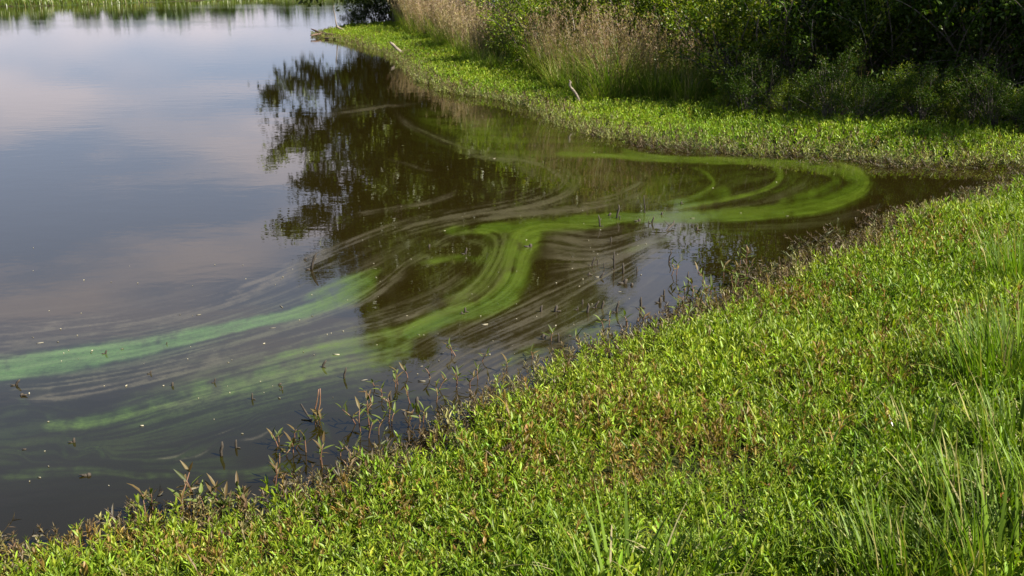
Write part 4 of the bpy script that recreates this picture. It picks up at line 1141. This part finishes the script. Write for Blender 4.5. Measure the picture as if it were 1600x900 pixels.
wood('dead_branch', [('branch', [at(1552, 185, 0, p), at(1548, 160, 0, p), at(1543, 133, 0, p), at(1552, 115, 0, p), at(1559, 90, 0, p)], [.012, .012, .011, .009, .005]),
                     ('twig', [at(1543, 133, 0, p), at(1551, 135, 0, p), at(1560, 137, 0, p)], [.009, .007, .004]), ('twig', [at(1540, 168, 0, p), at(1565, 140, 0, p), at(1600, 127, 0, p)], [.009, .009, .006])], M_TWIG,
     'thin pale dead branch standing in the dark shaded brush at the right', 'branch')
for (a, b_, c, lab) in (((1390, 112), (1420, 118), (1437, 140), 'arching bare twig in the dark brush'), ((1270, 30), (1268, 60), (1271, 80), 'thin upright bare twig among the top right shrubs'), ((1350, 128), (1330, 132), (1310, 142), 'bare twig leaning low in the dark brush')):
    p = GP(c[0], 178); p.y -= 0.3
    wood('bare_twig', [('twig', [at(*c, 0, p), at(*b_, 0, p), at(*a, 0, p)], [.009, .008, .005])], M_TWIG, lab, 'twig')

# dead stems standing in the water: foot pixel, tip pixel, thickness
stem_rows = [
    ((24, 602), (31, 593), .008, 'short dark stub leaning right at the left edge below the pale green band', None), ((33, 618), (36, 615), .012, None, 0), ((165, 553), (167, 547), .007, 'tiny dark stub standing in the pale green algae band', None),
    ((235, 584), (236, 579), .006, None, 0), ((269, 603), (270, 597), .008, None, 0), ((335, 598), (337, 591), .005, None, 0), ((394, 624), (394, 614), .006, None, 0), ((260, 538), (261, 534), .004, None, 0),
    ((485, 421), (495, 395), .012, 'longest dark stem leaning right, alone at the upper edge of the drift', None), ((474, 406), (479, 403), .008, None, 1),
    ((503, 574), (510, 563), .008, 'thick dark stem leaning right on the lower green band', None), ((537, 591), (541, 574), .007, 'upright dark stem at the lower edge of the lower green band', None),
    ((434, 602), (440, 599), .008, None, 0), ((441, 609), (441, 603), .005, None, 0), ((670, 386), (672, 382), .01, None, 1), ((727, 397), (729, 387), .01, None, 1), ((727, 488), (727, 480), .008, None, 1), ((721, 491), (722, 487), .008, None, 1), ((828, 386), (830, 381), .016, None, 1),
    ((963, 341), (967, 320), .011, 'tallest dark stem in the middle of the green swirl, with a stub beside it', None), ((969, 343), (968, 336), .006, None, 2), ((938, 354), (935, 336), .009, None, 2), ((951, 337), (955, 333), .014, None, 2),
    ((1006, 333), (1006, 305), .007, 'thin upright stem inside the right hand green swirl', None), ((1034, 336), (1035, 331), .01, None, 2), ((998, 346), (1000, 342), .014, None, 2), ((1018, 349), (1021, 338), .009, None, 2), ((1013, 350), (1014, 344), .005, None, 2),
    ((1035, 363), (1053, 352), .01, 'fallen forked dark stem lying on the water below the green swirl', None), ((1064, 319), (1065, 314), .009, None, 2), ((1088, 360), (1090, 354), .012, None, 2), ((1080, 353), (1081, 349), .006, None, 2),
    ((955, 378), (955, 370), .006, None, 3), ((924, 415), (930, 401), .007, None, 3), ((932, 414), (936, 406), .006, None, 3), ((960, 421), (960, 393), .008, 'upright dark stem standing clear in the brown film', None), ((973, 427), (974, 411), .009, None, 3), ((944, 418), (944, 410), .005, None, 3),
    ((995, 424), (995, 416), .005, None, 3), ((1045, 408), (1048, 390), .006, None, 4), ((938, 434), (944, 426), .008, None, 3), ((919, 430), (922, 426), .01, None, 3), ((975, 443), (980, 436), .016, None, 3), ((987, 446), (988, 442), .012, None, 3), ((1075, 447), (1076, 424), .007, 'pale tipped upright stem beside the reddish weeds at the sky reflection', None),
    ((845, 487), (847, 477), .009, None, 3), ((868, 487), (870, 477), .012, None, 3), ((917, 488), (919, 474), .01, None, 3), ((930, 481), (936, 470), .008, None, 3), ((939, 482), (943, 470), .009, None, 3), ((963, 488), (967, 470), .009, None, 3), ((910, 475), (911, 468), .007, None, 3), ((902, 484), (903, 480), .006, None, 3),
    ((1001, 481), (1002, 464), .010, None, 4), ((1031, 473), (1032, 464), .012, None, 4), ((1037, 462), (1038, 452), .008, None, 4), ((979, 510), (979, 498), .008, None, 4), ((1026, 513), (1026, 506), .008, None, 4), ((873, 535), (872, 520), .007, None, 3), ((848, 527), (850, 522), .012, None, 3),
    ((115, 691), (116, 684), .008, None, 5), ((138, 743), (140, 739), .012, None, 5), ((346, 712), (347, 690), .009, 'upright dark stub with a broad foot near the curved floating straws', None), ((369, 700), (369, 687), .007, None, 5), ((651, 634), (652, 620), .012, None, 6), ((610, 626), (610, 611), .008, None, 6), ((41, 702), (46, 705), .006, None, 5)]
STEM_LAB = ['tiny dark dead stub between the left green bands', 'small dark dead stub poking out of the middle algae film', 'small dark dead stem standing in the right hand green swirl', 'short dark stem in the cove film',
            'short dark stem in the pale sky reflection', 'small dark stub in the clear dark water at the lower left', 'dark dead stem among the emergent weeds off the near bank']
for (f, t_, rad, lab, g) in stem_rows:
    b = WP(*f); e = at(*t_, 0, b)
    if abs(t_[0] - f[0]) > 14 and abs(t_[1] - f[1]) < 13: e = WP(*t_) + Vector((0, 0, .05))
    h = (e - b)
    mb = MB()
    k = h.length
    pts = np.array([[0, 0, -0.05], list(h * 0.35 + Vector((rng.normal(0, .04) * k, 0, 0))), list(h * 0.7 + Vector((rng.normal(0, .06) * k, 0, 0))), list(h)])
    tube(mb, pts, np.array([1.15, 1.0, 0.95, 0.45]) * rad, 6)
    if k > 0.12 and rng.random() < 0.7:
        s0 = pts[1] * 0.6 + pts[2] * 0.4
        tube(mb, np.array([s0, s0 + np.array([rng.choice([-1, 1]) * 0.18 * k, 0.02, 0.16 * k])]), np.array([rad * 0.6, rad * 0.25]), 5)
    if rng.random() < 0.5:   # broken foot beside it
        tube(mb, np.array([[0.0, 0, 0.0], [rng.choice([-1, 1]) * rad * 3.5, -rad, rad * 0.8]]), np.array([rad * 0.9, rad * 0.3]), 5)
    o = link('water_snag', mb.mesh('water_snag'), M_DEAD, None, b)
    tag(o, lab or STEM_LAB[g] + (', nearer half of the film' if g == 3 and f[1] > 460 else ''), 'snag', 'dead stems standing in the water')

# reed stubs and fallen stick off the near bank
b = WP(490, 648)
wood('reed_stub', [('stem', [b, at(495, 628, 0, b), at(498, 608, 0, b)], [.0045, .004, .003]), ('stem', [b + Vector((.02, 0, 0)), at(500, 630, 0, b), at(500, 607, 0, b)], [.0045, .0045, .0035])], M_REDSTEM, 'pair of reddish brown reed stubs standing upright in dark water', 'reed')
wood('fallen_stick', [('stick', [WP(471, 644) + Vector((0, 0, .05)), WP(480, 652) + Vector((0, 0, .02)), WP(488, 659)], [.005, .006, .006])], M_DEAD, 'thin dark stick lying slanted in the water beside the reddish reed stubs', 'stick')

# ------------------------------------------------------------------ emergent weeds along the near water's edge
def lance_mesh(name, L, w, curl):
    mb = MB(); lance(mb, np.zeros(3), np.array([1.0, 0, 0]), np.array([0, 0, 1.0]), L, w, curl)
    return mb.mesh(name)
M_WLEAF = foliage('emergent_weed_leaf', (0.045, 0.062, 0.012), (0.11, 0.135, 0.03), (0.12, 0.085, 0.035), 0.26, 0.35, 0.012, 3.0, True, 0.5)
LEAF_ME = [lance_mesh('leaf', 0.078, 0.017, c) for c in (0.05, 0.18, 0.32, 0.0)]
for me in LEAF_ME: me.materials.append(M_WLEAF)

def water_weed(px, py, tip, label, group=None, n=8, leafL=1.0, dist_scale=True):
    b = WP(px, py); e = at(*tip, 0, b)
    o = empty('water_weed', b); tag(o, label, 'weed', group)
    h = e - b
    side = Vector((rng.normal(0, .12), rng.normal(0, .12), 0)) * h.length
    pts = catmull([(0, 0, -0.04), tuple(h * 0.5 + side), tuple(h)], 0.03)
    mb = MB(); tube(mb, pts, np.linspace(.0042, .0022, len(pts)), 5)
    link('stem', mb.mesh('stem'), M_REDSTEM, o)
    a0 = rng.uniform(0, 6.28)
    for k in range(n):
        t = 0.35 + 0.65 * (k // 2 + 1) / math.ceil(n / 2)
        c = pts[min(len(pts) - 1, int(t * (len(pts) - 1)))]
        a = a0 + (k % 2) * math.pi + (k // 2) * 1.3 + rng.normal(0, .25)
        el = rng.uniform(0.2, 0.85) + (0.35 if k >= n - 2 else 0)
        s = leafL * rng.uniform(0.7, 1.15) * (0.75 + 0.35 * t)
        link('leaf', LEAF_ME[int(rng.integers(0, 4))], None, o, tuple(c), (rng.normal(0, .3), -el, a), s)
    return o

WL = 'water weeds standing out of the water near the lower left bank'
water_weed(281, 800, (296, 738), 'tallest water weed with pale pointed leaves off the lower left bank', WL, 10, 1.15)
water_weed(300, 806, (292, 752), 'second tall water weed tangled with the tallest one at the lower left', WL, 9, 1.0)
for (f, t_) in (((335, 808), (337, 762)), ((345, 812), (330, 770)), ((318, 812), (312, 775)), ((330, 820), (350, 790)), ((360, 812), (352, 778))):
    water_weed(*f, t_, 'leafy water weed in the tangle right of the tallest one', WL, 8)
for (f, t_) in (((372, 800), (371, 762)), ((382, 803), (380, 775))): water_weed(*f, t_, 'reddish stemmed water weed ending the lower left tangle', WL, 6, 0.9)
for (f, t_) in (((228, 808), (222, 772)), ((240, 805), (236, 772))): water_weed(*f, t_, 'small water weed with two drooping leaves left of the tall tangle', WL, 5, 0.95)
WM = 'water weeds standing out of the water off the middle of the near bank'
for (f, t_) in (((428, 760), (432, 728)), ((420, 750), (428, 728)), ((455, 752), (455, 740))): water_weed(*f, t_, 'thin water weed right of the lower left tangle', WM, 5, 0.9)
for (f, t_) in (((458, 708), (456, 692)), ((478, 706), (476, 683)), ((436, 690), (434, 680)), ((500, 718), (502, 700)), ((532, 712), (536, 700)), ((505, 730), (505, 694)), ((456, 700), (470, 684))): water_weed(*f, t_, 'pale leaved water weed rising alone from the dark water', WM, 5, 0.85)
for (f, t_) in (((565, 676), (562, 640)), ((578, 668), (574, 626)), ((592, 678), (598, 656)), ((574, 684), (582, 660)), ((560, 662), (535, 640)), ((606, 660), (606, 622)), ((612, 664), (616, 645)), ((634, 668), (646, 640)), ((652, 670), (655, 648)), ((660, 660), (662, 640))):
    water_weed(*f, t_, 'browning water weed in the loose row standing off the near bank', WM, 6, 0.85)
for (f, t_) in (((680, 628), (681, 606)), ((712, 605), (716, 588)), ((716, 600), (712, 582)), ((748, 592), (746, 576)), ((790, 582), (792, 566)), ((736, 606), (740, 590))): water_weed(*f, t_, 'water weed at the shore where the bank turns right', WM, 6, 0.85)
for k in range(20):
    q = rng.random(); px = 430 + 330 * q; py = 742 - 150 * q ** 0.9 - rng.uniform(8, 62) + (10 if q < 0.3 else 0)
    water_weed(px, py, (px + rng.normal(0, 7), py - rng.uniform(9, 20)), 'small ragged water weed in the scattered belt off the bank', WM, 5, 0.8)
WR = 'reddish water weeds in the cove by the right hand bank'
for (f, t_) in (((944, 512), (938, 500)), ((950, 508), (952, 494)), ((905, 540), (900, 528)), ((980, 512), (976, 494)), ((1005, 508), (1008, 492)), ((862, 532), (864, 520)), ((835, 560), (830, 549)), ((1046, 430), (1045, 408)), ((1056, 430), (1058, 412))): water_weed(*f, t_, 'thin reddish water weed off the bank in the sky reflection', WR, 5, 1.0)
for k in range(34):
    px = rng.uniform(1052, 1180); py = 512 - (px - 1052) * 0.62 + rng.normal(0, 16) - 14
    water_weed(px, py, (px + rng.normal(0, 5), py - rng.uniform(12, 26)), 'dry reddish water weed in the thick fringe of the right hand bank', WR, 5, 1.0)

# ------------------------------------------------------------------ grass tussocks of the foreground, blade by blade
def blade_mesh(name, L, w, lean, droop, n=7):
    mb = MB(); blades(mb, [[0, 0, 0]], 0.0, L, lean, droop, w, n)
    return mb.mesh(name)
GB = [blade_mesh('blade', 0.5, 0.011, 0.05, d) for d in (0.1, 0.3, 0.6, 0.9, 1.4, 1.9)]
DB = [blade_mesh('dry_blade', 0.5, 0.006, 0.1, d) for d in (0.7, 1.4, 2.1, 2.7)]
for me in GB: me.materials.append(M_BLADE1)
for me in DB: me.materials.append(M_DBLADE)

def tussock(px, py, H, n, label, rad=0.1, n_dry=6, bias=None, spread=0.35, fine=150, wide=1.0):
    b = GP(px, py)
    o = empty('grass_tussock', b); tag(o, label, 'grass', 'grass tussocks of the foreground')
    for k in range(n):
        a = rng.uniform(0, 6.28); q = rad * math.sqrt(rng.random())
        az = a + rng.normal(0, .5)
        if bias is not None and rng.random() < 0.6: az = bias + rng.normal(0, 0.6)
        s = H / 0.5 * rng.uniform(0.6, 1.1)
        link('blade', GB[int(min(5, abs(rng.normal(0, 2.2))))], None, o, (q * math.cos(a), q * math.sin(a), -0.02), (0, rng.uniform(0, spread), az), (s, wide * rng.uniform(0.8, 1.5), s))
    for k in range(n_dry):
        a = rng.uniform(0, 6.28); s = H / 0.5 * rng.uniform(0.55, 1.0)
        link('dry_blade', DB[int(rng.integers(0, 4))], None, o, (rad * math.cos(a), rad * math.sin(a), -0.02), (0, rng.uniform(0, .4), a + rng.normal(0, .5)), (s, rng.uniform(0.9, 1.5), s))
    if fine:
        a = rng.uniform(0, 6.28, fine); q = rad * 1.5 * np.sqrt(rng.random(fine))
        mb = MB()
        blades(mb, np.stack([q * np.cos(a), q * np.sin(a), np.full(fine, -0.02)], -1), a + rng.normal(0, .6, fine), H * rng.uniform(0.35, 0.9, fine), rng.uniform(0, .4, fine), rng.uniform(.1, 1.3, fine), rng.uniform(.004, .008, fine), 5)
        tag(link('fine_blades', mb.mesh('fine_blades'), M_GBLADE, o), kind='stuff')
    return o
tussock(985, 960, 0.46, 46, 'open tussock of long green and straw blades at the bottom centre', 0.2, 16, None, 0.45, 60, 1.2)
tussock(840, 950, 0.26, 22, 'small tussock with blades bending left at the bottom edge left of centre', 0.1, 3, math.pi, 0.4, 40)
tussock(1085, 930, 0.36, 16, 'sparse tussock with curled straw blades right of the bottom centre', 0.16, 16, 0.3, 0.5, 40)
tussock(1548, 620, 0.55, 150, 'large arching tussock at the right edge bending left with a dark hollow under it', 0.2, 30, math.pi, 0.4, 260)
tussock(1592, 600, 0.62, 110, 'tall green tussock at the right edge behind the arching one', 0.2, 8, None, 0.3, 240)
tussock(1590, 455, 0.62, 90, 'dark green upright rush tussock at the right edge, farthest from the camera', 0.2, 2, None, 0.22, 240)
tussock(1440, 720, 0.36, 50, 'loose tussock with a yellow tinge beside the dark hollow', 0.16, 14, None, 0.5, 120)
tussock(1585, 730, 0.46, 90, 'bushy tussock at the right edge under the large arching one', 0.2, 8, None, 0.4, 220)
tussock(1420, 930, 0.42, 110, 'dense upright green tussock at the bottom right', 0.2, 8, None, 0.28, 260)
tussock(1560, 930, 0.48, 120, 'thick green tussock in the bottom right corner', 0.22, 9, None, 0.3, 280)
tussock(1270, 915, 0.28, 50, 'low spreading tussock between the bottom centre and the right hand tussocks', 0.16, 8, None, 0.6, 100)
tussock(1640, 850, 0.5, 90, 'tussock cut by the right edge above the bottom corner', 0.2, 6, math.pi, 0.35, 220)
tussock(1510, 810, 0.4, 80, 'green tussock in front of the orange leaf', 0.18, 6, None, 0.4, 180)

# sedge heads and the withered leaf
M_SEDGE = foliage('sedge_spike', (0.26, 0.26, 0.03), (0.42, 0.40, 0.06), None, 0, 0.3, 0.02, 3)
M_ORANGE = bark('withered_orange_leaf', (0.30, 0.09, 0.02), (0.52, 0.21, 0.05), 30, 0.7)
M_YLEAF = foliage('yellow_green_leaf', (0.24, 0.27, 0.02), (0.38, 0.38, 0.04), None, 0, 0.4, 0.04, 3)
for px, py, lab in ((1396, 690, 'yellow sedge head left of its two neighbours'), (1424, 694, 'yellow sedge head between its two neighbours'), (1465, 682, 'tallest yellow sedge head beside the dark hollow')):
    b = GP(px, py); tp = at(px - 2, py - 34, 0, b)
    o = empty('sedge', b); tag(o, lab, 'sedge', 'yellow sedge heads by the dark hollow')
    mb = MB(); tube(mb, np.array([[0, 0, 0], list((tp - b) * 0.5 + Vector((.01, 0, 0))), list(tp - b)]), np.array([.003, .0025, .002]), 5); link('stem', mb.mesh('stem'), M_GBLADE, o)
    for k in range(4):
        mb = MB(); n = 26
        d = unit(1, 1.6)[0]; t = rng.random(n)
        pos = np.array(tp - b) + d * (t * 0.045)[:, None]
        leaves(mb, pos, unit(n, .4) + d * .5, 0.012, 0.4)
        link('spike', mb.mesh('spike'), M_SEDGE, o)
    for k in range(3):
        link('blade', GB[3 + k % 3], None, o, tuple((tp - b) * 0.9), (0, 0.8, rng.uniform(0, 6.28)), (0.3, 0.4, 0.3))
b = GP(1560, 830); c = at(1567, 776, 0, b) - b
o = empty('leafy_weed', b); tag(o, 'broad leaved weed with a withered orange leaf and two yellow green leaves', 'weed')
mb = MB(); tube(mb, catmull([(0, 0, 0), tuple(c * 0.5 + Vector((-.02, 0, 0))), tuple(c)], .02), .003, 5); link('stem', mb.mesh('stem'), M_GBLADE, o)
mb = MB(); lance(mb, np.array(c) + np.array([-.012, 0, .022]), np.array([0.5, -0.3, -0.8]), np.array([0.2, -1, 0.3]), 0.055, 0.036, .5); lance(mb, np.array(c) + np.array([.006, 0, .02]), np.array([-0.15, -0.4, -1]), np.array([0.5, -1, 0.1]), 0.045, 0.03, -.4)
tag(link('leaf', mb.mesh('leaf'), M_ORANGE, o), 'withered orange leaf')
for (qx, qy, L) in ((1548, 776, .075), (1564, 800, .07)):
    q = at(qx, qy, 0, b) - b
    mb = MB(); lance(mb, np.array(q) + np.array([-.03, 0, .03]), np.array([0.75, -0.25, -0.5]), np.array([0.2, -1, 0.5]), L, 0.034, .2)
    tag(link('leaf', mb.mesh('leaf'), M_YLEAF, o), 'bright yellow green leaf')

# ------------------------------------------------------------------ bits floating on the film
def floating():
    m, ns, ls = mat('floating_bits')
    geo = ns.new('ShaderNodeNewGeometry')
    p_ = ns.new('ShaderNodeBsdfPrincipled'); p_.inputs['Roughness'].default_value = 0.7
    ls.new(mixc(ns, ls, (0.04, 0.035, 0.015), (0.34, 0.31, 0.22), geo.outputs['Random Per Island']), p_.inputs['Base Color'])
    o_ = ns.new('ShaderNodeOutputMaterial'); ls.new(p_.outputs[0], o_.inputs['Surface'])
    mb = MB()
    n = 0
    while n < 170:
        px, py = rng.uniform(0, 1380), rng.uniform(235, 760)
        j, i = int((px + 30) / 2), int((py - 84) / 2)
        if rng.random() > max(0.05, 1.0 * B_FIELD[i, j], 0.6 * G_FIELD[i, j]): continue
        x, y = (float(v) for v in water_xy(px, py))
        if shore_distance(x, y)[0] > -0.25: continue
        a = rng.uniform(0, 6.28); s = rng.uniform(0.003, 0.008) * (1 + 0.05 * y)
        L = s * (rng.uniform(4, 9) if rng.random() < 0.10 else rng.uniform(0.9, 2.2))
        w = s * rng.uniform(0.3, 0.7)
        if L > 4 * s: w = s * 0.22; a = rng.normal(0, 0.35)
        d = np.array([math.cos(a), math.sin(a)]); e = np.array([-d[1], d[0]])
        P = [np.array([x, y]) + d * L * u + e * w * v for u, v in ((-.5, -.2), (0, -.5), (.5, -.1), (.45, .2), (0, .5), (-.4, .3))]
        top = rng.uniform(.003, .008)
        V = [(*q, .0015) for q in P] + [(*q, top) for q in P]
        mb.add(V, [[0 + k, (k + 1) % 6, 6 + (k + 1) % 6, 6 + k] for k in range(6)] + [[6, 7, 10, 11], [7, 8, 9, 10]])
        n += 1
    tag(link('floating_bits', mb.mesh('floating_bits'), m), 'pale flecks and straws of litter floating on the algae film', 'litter', None, 'stuff')
floating()

# ------------------------------------------------------------------ labels of look-alikes: told apart by their place in the row
def tell_apart():
    words = 'first second third fourth fifth sixth seventh eighth ninth tenth eleventh twelfth thirteenth fourteenth fifteenth sixteenth seventeenth eighteenth nineteenth twentieth'.split()
    by = {}
    for o in COL.objects:
        if o.parent is None and 'label' in o and 'group' in o: by.setdefault(o['label'], []).append(o)
    for lab, os_ in by.items():
        if 1 < len(os_) <= 20 and len(lab.split()) <= 12:
            os_.sort(key=lambda o: o.location.x / max(0.1, o.location.y))
            for w, o in zip(words, os_): o['label'] = lab + ', ' + w + ' from the left'
tell_apart()
